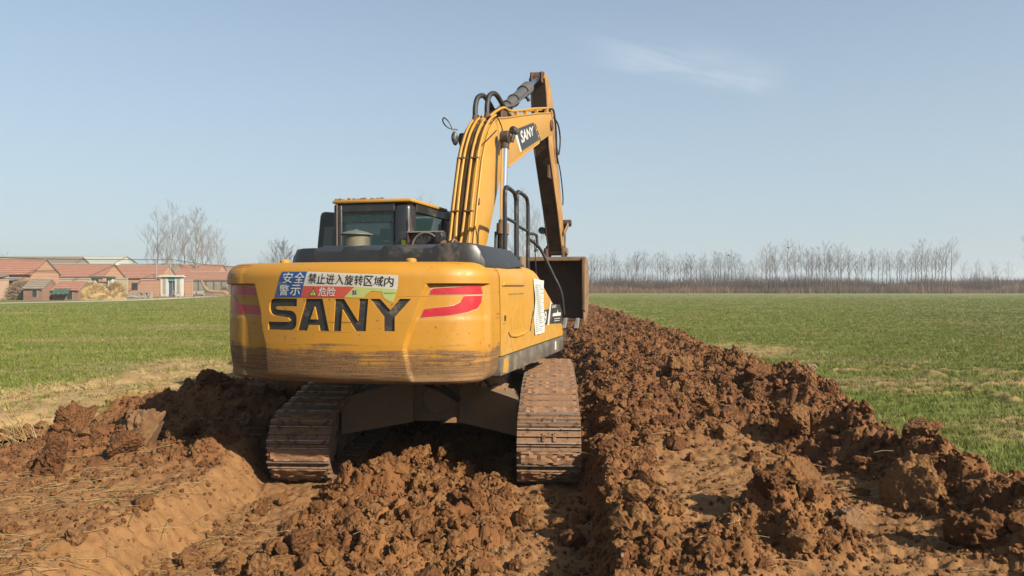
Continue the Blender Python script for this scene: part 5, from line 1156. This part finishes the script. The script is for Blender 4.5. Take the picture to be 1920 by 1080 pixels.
def house(name, x0, x1, y0, y1, eave, ridge, wm, rm, label, rows=8, over=.3, ridge_cap=True, cat='house', front=None, gable_m=None):
    h = empty(name, ((x0 + x1) / 2, (y0 + y1) / 2, FZ)); tag(h, label, cat); hx, hy = (x1 - x0) / 2, (y1 - y0) / 2; ez, rz = eave - FZ, ridge - FZ
    b = MB(); b.prism([(-hy, -.3), (hy, -.3), (hy, ez), (0, rz - .12), (-hy, ez)], -hx, hx, 'x'); b.build('wall', wm, h)
    for sg, nm in ((-1, 'front'), (1, 'back')):
        rf = MB(); L_ = math.hypot(hy + over, (rz - ez) * (hy + over) / hy); ang = math.atan2(rz - ez, hy)
        # courses of tile laid one over the next up the slope
        for k in range(rows):
            t0, t1 = k / rows, (k + 1) / rows + .015; yy0, yy1 = sg * (hy + over) * (1 - t0), sg * (hy + over) * (1 - t1); z0_ = rz - (rz - ez) * (1 - t0) * (hy + over) / hy; z1_ = rz - (rz - ez) * (1 - min(1, t1)) * (hy + over) / hy; lift = .055
            pts = [(yy0, z0_ + lift), (yy0, z0_ - .03), (yy1, z1_ - .03), (yy1, z1_ + .012)]
            rf.prism(pts, -hx - over * .6, hx + over * .6, 'x')
        rf.build('roof', rm, h)
    if ridge_cap: b = MB(); b.tube([(-hx - .2, 0, rz + .03), (hx + .2, 0, rz + .03)], .10, 8); b.build('ridge', M_CONC, h)
    b = MB()
    for e in (-hx - .01, hx + .01):
        for sg in (-1, 1): b.prism([(sg * (hy + over), ez - (rz - ez) * over / hy - .12), (sg * (hy + over), ez - (rz - ez) * over / hy + .02), (0, rz + .02), (0, rz - .14)], e - .06, e + .06, 'x')
    b.build('verge_board', M_CONC, h); return h
def opening(h, x, z0, w_, h_, y, m=None, frame=M_CONC, name='window'):
    b = MB(); b.box(x - w_ / 2 - .06, x + w_ / 2 + .06, y - .03, y + .04, z0 - .06, z0 + h_ + .06); f = b.build(name, frame, h); b = MB(); b.box(x - w_ / 2, x + w_ / 2, y - .045, y - .02, z0, z0 + h_); b.build('pane' if name == 'window' else 'leaf', m or M_SHADE, f); return f
A_ = house('brick_house', -76, -59.6, 92.6, 98.2, 3.55, 5.35, M_BRICK, M_TILE, 'red brick house with lit gable and red tiled roof at the far left'); opening(A_, 2.0, 1.0, .9, 1.2, -2.8)
b = MB(); b.box(4.3, 6.6, -3.4, -2.82, 0, 2.3); b.build('porch_wall', M_SHADE, A_); b = MB(); b.prism([(-4.1, 2.30), (-2.7, 2.62), (-2.7, 2.68), (-4.1, 2.37)], 3.2, 6.9, 'x'); b.build('porch_roof', M_TIN, A_); b = MB(); b.box(3.5, 3.7, -3.9, -3.7, 0, 2.35); b.box(6.5, 8.1, -3.9, -2.85, 0, 2.3); b.build('porch_pier', M_BRICK2, A_)
B_h = house('brick_house', -69.5, -58.9, 107.6, 113.2, 3.45, 5.15, M_BRICK, M_TILE, 'brick house with long red roof behind the haystack'); opening(B_h, -1.5, 1.0, 1.0, 1.2, -2.8); opening(B_h, 1.6, 1.0, 1.0, 1.2, -2.8)
C_h = house('brick_house', -71, -58.8, 124.5, 131, 3.45, 5.45, M_BRICK, M_TILE, 'brick house with red roof behind the white gateway'); opening(C_h, 2, 1.0, 1.0, 1.2, -3.25)
D_h = house('long_shed', -60.4, -51.6, 138, 143.2, 3.25, 4.6, M_GREYW, M_TILE, 'low red roofed building with grey plank front nearest the machine', cat='shed')
for k in range(28): b = MB(); x_ = -4.1 + k * .285; b.box(x_, x_ + .262, -2.66, -2.615, .05, 2.55 - .03 * (k % 3)); b.build('plank', M_WOODB if k % 5 == 2 else plain_planks[k % 2] if 'plain_planks' in globals() else M_GREYW, D_h)
b = MB(); b.box(4.1, 4.5, -2.75, -2.55, 0, 2.7); b.build('end_pier', M_WHTW, D_h); b = MB(); b.box(-4.4, 4.4, -2.80, -2.6, 2.62, 2.85); b.build('lintel', M_CONC, D_h)
house('old_house', -84, -66.5, 112, 119, 4.6, 6.4, M_GREYW, M_OLDT, 'old house with mossy grey tile roof behind the leftmost brick house')
house('old_house', -78, -66, 145, 152, 4.5, 6.3, M_GREYW, M_OLDT, 'old house with grey tile roof in the middle of the row')
house('brick_house', -66.5, -58, 146, 153, 4.2, 6.2, M_BRICK, M_TILE, 'small brick house with steep pinkish roof behind the white gateway')
house('old_house', -67, -55.5, 158, 165, 4.3, 6.1, M_GREYW, M_MIXT, 'house with ragged patched brown roof behind the plank fronted shed')
ls_ = house('long_workshop', -110, -78, 142, 160, 5.2, 8.0, M_WHTW, M_LONGR, 'long pale sheet roofed workshop behind the brick houses', 3, .3, False, 'workshop')
house('blue_roof_shed', -61, -56, 170, 178, 4.0, 5.7, M_WHTW, M_BLUER, 'shed with bright blue roof just left of the machine', 3, .3, False, 'shed')
# lean-to at the picture edge
lt = empty('lean_to', (-62.6, 88.5, FZ)); tag(lt, 'low pinkish outbuilding with grey tile roof at the left picture edge', 'outbuilding')
b = MB(); b.prism([(-1.6, -.2), (1.6, -.2), (1.6, 3.0), (-1.6, 2.25)], -4, 1.9, 'x'); b.build('wall', M_PINK, lt); b = MB()
for k in range(6): t = k / 6; b.prism([(-1.9 + 3.8 * t, 2.22 + .9 * t), (-1.9 + 3.8 * t, 2.32 + .9 * t), (-1.9 + 3.8 * (t + .18), 2.27 + .9 * (t + .18)), (-1.9 + 3.8 * (t + .18), 2.2 + .9 * (t + .18))], -4.2, 2.1, 'x')
b.build('roof', M_OLDT, lt); b = MB(); b.prism([(-1.5, 1.0), (-.6, 1.7), (-.3, .9), (-.5, .55)], -1.64, -1.60, 'y'); b.build('window', M_SHADE, lt)
# yard walls and gateways
def wallthing(name, x0, x1, y, z1, m, label, cap=M_CONC, th=.25):
    h = empty(name, ((x0 + x1) / 2, y, FZ)); tag(h, label, 'wall'); hx = (x1 - x0) / 2; b = MB(); b.box(-hx, hx, -th / 2, th / 2, -.2, z1 - .1); b.build('wall', m, h); b = MB(); b.prism([(-th * .8, z1 - .1), (th * .8, z1 - .1), (0, z1 + .06)], -hx - .04, hx + .04, 'x'); b.build('coping', cap, h); return h
wallthing('yard_wall', -66.5, -59.0, 104.5, 2.75, M_PLAST, 'cream yard wall left of the green topped gateway')
wallthing('yard_wall', -57.2, -54.3, 105.5, 2.75, M_PLAST, 'cream yard wall right of the green topped gateway')
wallthing('yard_wall', -58.4, -55.5, 117.5, 2.7, M_BRICK, 'brick yard wall left of the white gateway')
wallthing('yard_wall', -51.8, -50.6, 118.3, 2.6, M_BRICK, 'short brick wall right of the white gateway')
def gate(x0, x1, y, z1, label, canopy, door, pm_, wd=.8):
    h = empty('gateway', ((x0 + x1) / 2, y, FZ)); tag(h, label, 'gateway'); hx = (x1 - x0) / 2
    for sg in (-1, 1): b = MB(); b.box(sg * hx - wd / 2, sg * hx + wd / 2, -.35, .35, 0, z1); b.build('pillar', pm_, h); b = MB(); b.box(sg * hx - wd / 5, sg * hx + wd / 5, -.37, -.352, .4, z1 - .3); b.build('pillar_panel', M_CONC, h)
    b = MB(); b.box(-hx - wd * .8, hx + wd * .8, -.7, .5, z1, z1 + .14); b.box(-hx - wd * .6, hx + wd * .6, -.6, .4, z1 + .14, z1 + .26); b.build('canopy', canopy, h)
    for k in (0, 1): b = MB(); xa = -hx + wd / 2 + k * (hx - wd / 2); b.box(xa + .03, xa + hx - wd / 2 - .03, .0, .06, .05, z1 - .5); b.build('door', door if k == 0 else M_GREYW, h)
    return h
gate(-58.75, -56.45, 105.2, 2.75, 'gateway with green canopy and pale pillars behind the haystack', M_GRNP, M_PLAST, M_WHTW, .6)
gate(-54.6, -52.4, 117.6, 3.1, 'white tiled gateway with a teal lintel and blue door', M_WHTW, M_BLUED, M_WHTW, 1.1)
b = MB(); b.box(-54.2, -52.8, 117.3, 117.4, 2.75, 3.3 + FZ - .05); tl = b.build('gate_lintel', M_TEAL); tl.parent = [o for o in COL.objects if o.name.startswith('gateway')][-1]; tl.location = (53.5, -117.6, -FZ)
# small pig shed, tarpaulin, tricycle, pipes, blocks
sh = house('brick_shed', -55.5, -53.3, 84.8, 87.8, 1.75, 2.75, M_BRICK2, M_OLDT, 'small dark brick shed in front of the leftmost brick house', 5, .2, False, 'shed'); opening(sh, .2, .4, .5, .8, -1.5)
sh2 = house('tile_shed', -53.1, -50.0, 86.2, 89.2, 1.55, 2.45, M_BRICK2, M_TILE, 'little shed with red tile roof and green tarpaulin beside the haystack', 5, .2, False, 'shed'); opening(sh2, .5, .1, .6, .9, -1.5)
b = MB(); g = [[b.bm.verts.new((-1.2 + 1.9 * i / 12, -1.55 - .35 * j, 1.35 - .32 * j + .05 * math.sin(i * 1.7 + j))) for i in range(13)] for j in range(3)]
for j in range(2):
    for i in range(12): b.bm.faces.new((g[j][i], g[j][i + 1], g[j + 1][i + 1], g[j + 1][i]))
b.build('tarpaulin', plain('green_tarp', (.05, .13, .095), .7, 0, .6, 2), sh2)
def straw_heap(name, x, y, rx, ry, h_, m, label, cat, n=700, ln=.7, th=.02, body=None, seed=3):
    rnd = random.Random(seed); t = empty(name, (x, y, FZ)); tag(t, label, cat); b = MB(); q = bmesh.ops.create_icosphere(b.bm, subdivisions=4, radius=1)
    for v in q['verts']: k = 1 + .38 * mnoise.noise(v.co * 1.9 + Vector((seed, 0, 0))) + .08 * mnoise.noise(v.co * 6); z_ = v.co.z; v.co = Vector((v.co.x * rx * k * .93, v.co.y * ry * k * .93, h_ * k * .98 * (1 - (1 - max(z_, 0)) ** .62) if z_ > .02 else -.05))
    b.build('core', body or m, t, smooth=True); b = MB()
    for k in range(n):
        a = rnd.uniform(0, 2 * PI); e = rnd.random() ** .7 * PI / 2; d = Vector((math.cos(a) * math.cos(e), math.sin(a) * math.cos(e), math.sin(e))); p = Vector((d.x * rx, d.y * ry, d.z * h_)) * .9
        dr_ = (d * .5 + Vector((rnd.uniform(-1, 1), rnd.uniform(-1, 1), rnd.uniform(-.5, .8)))).normalized() * ln * rnd.uniform(.4, 1); b.tube([p, p + dr_ * .5 + Vector((0, 0, .03)), p + dr_], [th, th * .7, th * .3], 3, False)
    tag(b.build('strands', m, t), kind='stuff'); return t
M_HAY = plain('hay', (.50, .35, .15), .95, 0, .5, 5, .6); M_BRUSH = plain('brushwood', (.36, .26, .16), .95, 0, .5, 4)
straw_heap('haystack', -49.6, 88.2, 2.3, 1.8, 1.95, M_HAY, 'large golden haystack beside the village road', 'haystack', 2200, .5, .018)
straw_heap('haystack', -48.0, 90.4, 1.2, 1.2, 1.9, M_HAY, 'smaller shaggy straw pile right behind the large haystack', 'haystack', 700, .8, .02, seed=5)
straw_heap('brush_pile', -57.2, 87.4, 1.75, 1.4, 1.75, M_BRUSH, 'round brown pile of brushwood in front of the brick gable', 'brush pile', 2600, 1.0, .030, seed=8)
straw_heap('brush_pile', -51.3, 133, .8, .8, 1.3, M_BRUSH, 'small dark tangle of brushwood against the plank fronted shed', 'brush pile', 500, .8, .018, seed=9)
straw_heap('rubble_heap', -50.8, 100, 2.2, .8, .5, M_CONC, 'low heap of rubble and bricks before the cream wall', 'rubble heap', 150, .3, .03, seed=12)
for k, (x_, y_) in enumerate(((-51.75, 121.2), (-50.65, 121.6))):
    b = MB(); n_ = 24; M_ = Matrix.Translation((x_, y_, FZ + .42)) @ Matrix.Rotation(PI / 2, 4, 'Y'); rr = [b.bm.verts.new(M_ @ Vector((r * math.cos(a), r * math.sin(a), z))) for z, r in ((-.55, .42), (-.55, .33), (.55, .33), (.55, .42)) for a in [i * 2 * PI / n_ for i in range(n_)]]
    for a_ in range(4):
        for i in range(n_): b.bm.faces.new((rr[a_ * n_ + i], rr[a_ * n_ + (i + 1) % n_], rr[((a_ + 1) % 4) * n_ + (i + 1) % n_], rr[((a_ + 1) % 4) * n_ + i]))
    bmesh.ops.recalc_face_normals(b.bm, faces=b.bm.faces[:]); tag(b.build('concrete_pipe', M_CONC), ['left concrete drain pipe lying by the white gateway', 'right concrete drain pipe lying by the white gateway'][k], 'pipe', 'concrete pipes by the road')
b = MB(); b.tube(smoothpath([(-51.6, 124, 2.9), (-51.2, 124, 2.0), (-50.5, 124, 1.2), (-49.2, 124, .95), (-48.0, 124, .95), (-47.3, 124, .65), (-47.6, 124, .45), (-49.5, 124, .5)], 4), [.16] * 5 + [.30] * 24, 10); tag(b.build('fallen_trunk', plain('tan_bark', (.36, .24, .13), .9, 0, .4, 3)), 'curved tan tree trunk lying against the wall by the pipes', 'tree trunk')
tt = empty('stone_table', (-47.9, 97.5, FZ)); tag(tt, 'grey stone slabs stood like a table right of the haystack', 'stone table'); b = MB(); b.box(-.9, .9, -.3, .3, .75, .88, .03); b.build('slab', M_CONC, tt)
for x_ in (-.7, .05, .75): b = MB(); b.box(x_ - .12, x_ + .12, -.25, .25, 0, .75, .02); b.build('leg', M_CONC, tt)
tc_ = empty('tricycle', (-61.6, 86.3, FZ), .3); tag(tc_, 'dusty red three wheeled cart parked by the pinkish outbuilding', 'tricycle'); M_TRI = plain('dull_red', (.25, .06, .045), .5, 0, .3)
b = MB(); b.box(-.2, .9, -.35, .35, .45, .85, .03); b.build('cargo_bed', M_TRI, tc_); b = MB(); b.box(-.75, -.3, -.2, .2, .55, .95, .08); b.tube([(-.85, 0, .3), (-.7, 0, 1.15), (-.6, -.3, 1.2)], .03, 6); b.tube([(-.7, 0, 1.15), (-.6, .3, 1.2)], .03, 6); b.build('body', M_TRI, tc_)
for x_, y_ in ((-.9, 0), (.45, -.4), (.45, .4)): b = MB(); b.lathe([(.2, -.04), (.27, -.04), (.27, .04), (.2, .04)], 14, AX((x_, y_, .27), (0, 1, 0))); b.build('wheel', M_RUB, tc_)
bk = empty('bicycle', (-52.6, 116.4, FZ), .2); tag(bk, 'pale bicycle leaning by the door of the white gateway', 'bicycle'); M_BIKE = plain('bike_paint', (.5, .55, .58), .4, .3)
for x_ in (-.52, .52): b = MB(); b.tube([(x_ + .32 * math.cos(a), 0, .33 + .32 * math.sin(a)) for a in [k * PI / 9 for k in range(19)]], .022, 5, False); b.build('wheel', M_RUB, bk)
b = MB()
for p, q in (((-.52, .33), (-.15, .8)), ((-.15, .8), (.35, .82)), ((.35, .82), (.52, .33)), ((-.52, .33), (0, .3)), ((0, .3), (.35, .82)), ((0, .3), (-.15, .8)), ((.35, .82), (.33, 1.02)), ((.33, 1.02), (.5, 1.04)), ((-.15, .8), (-.18, .95))): b.tube([(p[0], 0, p[1]), (q[0], 0, q[1])], .022, 5)
b.build('frame', M_BIKE, bk)
# poles and one sagging wire
PO_ = [(-56, 58, 6.1, 0), (-57.6, 121, 6.3, 1), (-55.6, 121.4, 6.3, 1), (-46.5, 133, 5.3, 2)]
for (x_, y_, h_, k), lab in zip(PO_, ('near concrete pole of the village wire beyond the left edge', 'left post of the white pole pair above the red roof', 'right post of the white pole pair above the red roof', 'thin pole of the wire behind the machine')):
    p = empty('utility_pole', (x_, y_, FZ)); tag(p, lab, 'pole'); b = MB(); b.tube([(0, 0, -.2), (0, 0, h_ - FZ)], [.13, .08], 8); b.build('post', M_CONC, p); b = MB(); b.box(-.35, .35, -.04, .04, h_ - FZ - .25, h_ - FZ - .15); b.build('crossarm', M_CONC, p)
W_ = [(-56, 58, 4.9), (-57.5, 75, 5.05), (-57.8, 95, 5.35), (-57.6, 121, 6.25), (-55.6, 121.4, 6.3), (-52, 127, 5.6), (-46.5, 133, 5.25), (-38, 150, 4.9)]
b = MB(); b.tube(smoothpath(W_, 5), .050, 5, False); b.tube(smoothpath([(x_, y_ + .3, z_ - .22) for x_, y_, z_ in W_], 5), .018, 4, False); tag(b.build('overhead_wire', M_BLACKP), 'thin dark wire sagging above the village roofs', 'wire')

# ------------------------------------------------------------------ bare trees
def bark(name, a, b_): s = NT(name); n = s.noise(s.obj(), 3, 5, .6); return s.fin(s.mix(s.mr(n, .35, .65), a, b_), .9)
M_BARKP = bark('pale_bark', (.30, .27, .22), (.40, .37, .31)); M_BARKD = bark('grey_bark', (.085, .065, .05), (.14, .115, .09)); M_TWIG = bark('twig', (.24, .20, .165), (.36, .31, .26)); M_TWIGD = bark('dark_twig', (.085, .068, .055), (.13, .105, .085))
def tree_meshes(seed, H_, clear, spread, nb, up=.75, twr=.014, r0=.11, sub=(5, 4)):
    """trunk mesh and crown mesh of a leafless tree: limbs, boughs and fine twigs as tapering 3-4 sided tubes"""
    rnd = random.Random(seed); t = MB(); c = MB(); top = [Vector((0, 0, -.2))]; n = 10; lean = Vector((rnd.uniform(-.03, .03), rnd.uniform(-.03, .03), 0))
    for k in range(1, n + 1): z = H_ * k / n; top.append(Vector((0, 0, z)) + lean * z + Vector((rnd.uniform(-1, 1), rnd.uniform(-1, 1), 0)) * .012 * H_)
    t.tube(top, [r0 * (1 - .92 * (k / n) ** .9) for k in range(n + 1)], 6)
    def grow_(p, d, L_, r, lv):
        pts = [p]; q = p.copy(); dd = d.copy(); m = 4 if lv == 0 else 3
        for k in range(m): dd = (dd + Vector((rnd.uniform(-.10, .10), rnd.uniform(-.10, .10), .10 * up + rnd.uniform(-.03, .08)))).normalized(); q = q + dd * L_ / m; pts.append(q.copy())
        c.tube(pts, [r * (1 - .8 * k / m) for k in range(m + 1)], 4 if lv == 0 else 3, False)
        if lv < len(sub):
            for k in range(sub[lv]):
                f = rnd.uniform(.25, .98); i = min(int(f * m), m - 1); s_ = pts[i].lerp(pts[i + 1], f * m - i); a = rnd.uniform(0, 2 * PI); o_ = Vector((math.cos(a), math.sin(a), rnd.uniform(.1, .7)))
                grow_(s_, (dd * .9 + o_ * .75).normalized(), L_ * rnd.uniform(.35, .55), max(r * .5, twr * .6), lv + 1)
    for k in range(nb):
        f = clear + (1 - clear) * (k + rnd.random()) / nb; f = min(f, .98); i = int(f * n); s_ = top[i].lerp(top[min(i + 1, n)], f * n - i); a = k * 2.4 + rnd.uniform(-.4, .4); e = up * rnd.uniform(.7, 1.3)
        L_ = spread * H_ * (1.15 - .75 * (f - clear) / (1 - clear)) * rnd.uniform(.7, 1.15); grow_(s_, Vector((math.cos(a) * (1.25 - e * .6), math.sin(a) * (1.25 - e * .6), e)).normalized(), L_, max(r0 * .38 * (1.1 - f), twr), 0)
    return t.mesh('trunk', 0), c.mesh('crown', 0)
def make_kind(name, seed, **kw):
    m1, m2 = kw.pop('mats'); a, b_ = tree_meshes(seed, **kw); a.materials.append(m1); b_.materials.append(m2); return a, b_
def put_tree(name, kind, loc, rz, sc, label, group=None):
    e = empty(name, loc, rz); e.rotation_euler = (random.gauss(0, .022), random.gauss(0, .03), rz); e.scale = (sc[0], sc[0], sc[1]) if isinstance(sc, tuple) else (sc, sc, sc); tag(e, label, 'tree', group)
    for nm, me in zip(('trunk', 'crown'), kind): o = bpy.data.objects.new(nm, me); COL.objects.link(o); o.parent = e
    return e
rowk = [make_kind('row', 100 + i, H_=10, clear=.40, spread=.30, nb=14, up=.92, twr=.014, r0=.11, sub=(5, 4), mats=(M_BARKD, M_TWIGD)) for i in range(7)]
wide = [make_kind('wide', 130 + i, H_=10.5, clear=.36, spread=.36, nb=14, up=.8, twr=.018, r0=.13, sub=(6, 4), mats=(M_BARKD, M_TWIG)) for i in range(3)]
rnd = random.Random(11); HAZY = []
def X_at(px, y): return (px - 960) / 1400 * y
px = 1106
while px < 1400:
    y = rnd.uniform(176, 190); put_tree('poplar', rnd.choice(rowk), (X_at(px, y), y, FZ), rnd.uniform(0, 6.3), (rnd.uniform(.7, 1.15), rnd.choice((rnd.uniform(.82, .96), rnd.uniform(.66, .90)))), 'slim bare poplar crowded in the left half of the far row', 'slim poplars in the left half of the far row'); px += rnd.choice((rnd.uniform(2.5, 6), rnd.uniform(5, 11)))
px = 1430
while px < 1770:
    y = rnd.uniform(166, 180); put_tree('poplar', rnd.choice(rowk), (X_at(px, y), y, FZ), rnd.uniform(0, 6.3), (rnd.uniform(.75, 1.25), rnd.choice((rnd.uniform(.90, 1.03), rnd.uniform(.72, .96)))), 'slim bare poplar in the right half of the far row', 'slim poplars in the right half of the far row'); px += rnd.choice((rnd.uniform(3, 7), rnd.uniform(5, 12)))
for px, sc, lab in ((1436, 1.0, 'bare tree standing first right of the gap in the far row'), (1478, 1.05, 'bare tree with a dark bird nest near its top in the far row'), (1548, 1.0, 'broad bare tree in the middle of the right half of the far row'), (1572, 1.0, 'broad bare tree forked low beside the middle of the far row'), (1727, 1.05, 'broad bare tree third from the right end of the far row'), (1773, 1.03, 'broad bare tree second from the right end of the far row'), (1784, 1.08, 'broad bare tree at the right end of the far row')):
    put_tree('broad_tree', rnd.choice(wide), (X_at(px, 163), 163, FZ), rnd.uniform(0, 6), (sc * 1.0, sc * .98), lab)
put_tree('broad_tree', wide[0], (X_at(1418, 176), 176, FZ), 1, (.55, .55), 'small bare tree in the gap between the two halves of the far row')
def nest(px, y, z, lab): b = MB(); q = bmesh.ops.create_icosphere(b.bm, subdivisions=2, radius=.24); [setattr(v, 'co', Vector((v.co.x * 1.1, v.co.y * 1.1, v.co.z * .8)) * (1 + .3 * mnoise.noise(v.co * 9))) for v in q['verts']]; tag(b.build('bird_nest', M_BLACKP, None, (X_at(px, y), y, z)), lab, 'nest')
nest(1478, 162.6, 10.35, 'dark bird nest high in the right half of the far row'); nest(1366, 178, 9.3, 'dark bird nest high in the left half of the far row')
# far hazy trees, behind and to the right
for k, (px, y, sc) in enumerate(((1806, 300, .9), (1830, 330, 1.0), (1836, 310, .85), (1862, 330, 1.0), (1868, 345, .9), (1893, 330, .95), (1412, 320, 1.0), (1404, 300, .9), (1445, 330, 1.1))):
    put_tree('poplar', rnd.choice(wide), (X_at(px, y), y, FZ), k, sc * 1.15, 'faint hazy tree far beyond the row of poplars', 'faint trees in the haze')
put_tree('broad_tree', wide[1], (X_at(1935, 150), 150, FZ), 2, 1.08, 'bare tree cut off by the right picture edge')
# trees behind the village
bigk = [make_kind('big', 150 + i, H_=14, clear=.22, spread=.36, nb=24, up=.85, twr=.016, r0=.15, sub=(7, 5), mats=(M_BARKP, M_TWIG)) for i in range(3)]
for px, y, sc, rz, lab in ((296, 150, 1.0, 0, 'leftmost tall pale poplar behind the village'), (322, 146, 1.05, 2, 'second tall pale poplar from the left behind the village'), (343, 156, .98, 4, 'slender pale poplar in the middle of the village group'), (368, 148, 1.02, 1, 'tall straight poplar right of the middle of the village group'), (382, 152, .98, 3, 'forked pale poplar with low right hand limbs behind the village'), (408, 158, .8, 5, 'rightmost shorter poplar of the village group')):
    put_tree('tall_poplar', bigk[int(rz) % 3], (X_at(px, y), y, FZ), rz, (sc * 1.15, sc * 1.08), lab)
for px, y, sc, lab in ((-14, 130, .85, 'bare tree cut off by the left picture edge'), (785, 150, 1.35, 'bare tree rising behind the cab roof'), (812, 160, 1.2, 'bare tree showing between cab and boom'), (760, 170, 1.2, 'faint bare tree above the middle of the cab'), (985, 150, 1.38, 'bare tree seen between the handrails'), (1010, 160, 1.22, 'bare tree seen between handrails and arm')):
    put_tree('tall_poplar', rnd.choice(bigk), (X_at(px, y), y, FZ), rnd.uniform(0, 6), (sc * .85, sc * .95), lab)
for k, (px, y) in enumerate(((118, 330), (135, 340), (150, 335), (160, 320))): put_tree('poplar', rnd.choice(wide), (X_at(px, y), y, FZ), k, 1.0, 'very faint tree in the haze above the pale workshop roof', 'faint trees above the workshop')
rk = make_kind('round', 170, H_=6.6, clear=.22, spread=.50, nb=26, up=.55, twr=.016, r0=.13, sub=(8, 7), mats=(M_BARKD, M_TWIGD))
put_tree('round_tree', rk, (X_at(524, 110), 110, FZ), 0, (1.0, 1.12), 'round crowned bare tree just left of the counterweight'); put_tree('round_tree', rk, (X_at(487, 128), 128, FZ), 2, (.8, .75), 'low dark bare bush tree at the left corner of the counterweight')
# brush along the foot of the far row, and the far wood line
def brush(name, x0, x1, y, h0, h1, n, m, seed, dy=3):
    r_ = np.random.RandomState(seed); b = bmesh.new()
    for k in range(n):
        x_ = r_.uniform(x0, x1); y_ = y + r_.uniform(-dy, dy) - .045 * (x_ - x0); hh = r_.uniform(h0, h1) * (.6 + .8 * float(vnoise(np.array([x_ * .12]), np.array([seed * 1.]), 5)[0])); a = r_.uniform(0, 3.14); w_ = r_.uniform(.02, .05); d = Vector((math.cos(a), math.sin(a), 0)); l = Vector((r_.uniform(-.35, .35), r_.uniform(-.35, .35), 1)) * hh; p = Vector((x_, y_, FZ - .05))
        v = [b.verts.new(p - d * w_), b.verts.new(p + d * w_), b.verts.new(p + l + d * .01), b.verts.new(p + l - d * .01)]; b.faces.new(v)
        for j in range(2):
            s_ = p + l * r_.uniform(.3, .7); e = s_ + Vector((r_.uniform(-.5, .5), r_.uniform(-.5, .5), r_.uniform(.3, .8))) * hh * .5; b.faces.new([b.verts.new(s_ - d * .015), b.verts.new(s_ + d * .015), b.verts.new(e)])
    me = bpy.data.meshes.new(name); b.to_mesh(me); b.free(); return tag(link(name, me, m), kind='stuff')
M_BR1 = plain('brown_brush', (.17, .095, .060), .95, 0, .5, .25); M_BR2 = plain('ochre_reeds', (.33, .20, .10), .95, 0, .4, .3); M_BR3 = plain('grey_brush', (.13, .11, .085), .95, 0, .4, .2)
brush('brown_brushwood', 16, 132, 183, 1.2, 3.4, 15000, M_BR1, 1); brush('ochre_reeds', 16, 132, 176.5, .7, 1.9, 8000, M_BR2, 2, 2); brush('grey_thicket', 10, 150, 192, 2.2, 4.6, 9000, M_BR3, 3, 4)
brush('road_side_weeds', -62, -40, 121, .15, .6, 1500, M_BR2, 4, 22)
# distant low wooded horizon all round
b = MB(); n_ = 420; prev = None; rr = np.random.RandomState(4)
for k in range(n_ + 1):
    a = 2 * PI * k / n_; r_ = 900 + 60 * math.sin(a * 5); hh = 5 + 5 * float(fbm(np.array([k * .13 % 60]), np.array([.5]), 3, 4)[0]) + 2.2 * rr.rand(); hh = max(2, hh)
    cur = [b.bm.verts.new((r_ * math.sin(a), r_ * math.cos(a), FZ - .5)), b.bm.verts.new((r_ * math.sin(a), r_ * math.cos(a), FZ + hh)), b.bm.verts.new(((r_ + 25) * math.sin(a), (r_ + 25) * math.cos(a), FZ + hh * .95)), b.bm.verts.new(((r_ + 25) * math.sin(a), (r_ + 25) * math.cos(a), FZ - .5))]
    if prev:
        for j in range(3): b.bm.faces.new((prev[j], cur[j], cur[j + 1], prev[j + 1]))
    prev = cur
tag(b.build('far_woodland', M_BR3), kind='stuff')
# ------------------------------------------------------------------ winter haze
hz_ = MB(); hz_.box(-1100, 1100, -1100, 1100, -1.4, 23); hm = bpy.data.materials.new('haze'); hm.use_nodes = True; t_ = hm.node_tree; t_.nodes.clear()
pv = t_.nodes.new('ShaderNodeVolumePrincipled'); pv.inputs['Color'].default_value = (.80, .86, .92, 1); pv.inputs['Density'].default_value = .00065; pv.inputs['Anisotropy'].default_value = .2
mo = t_.nodes.new('ShaderNodeOutputMaterial'); t_.links.new(pv.outputs[0], mo.inputs['Volume']); tag(hz_.build('haze', hm), kind='stuff')
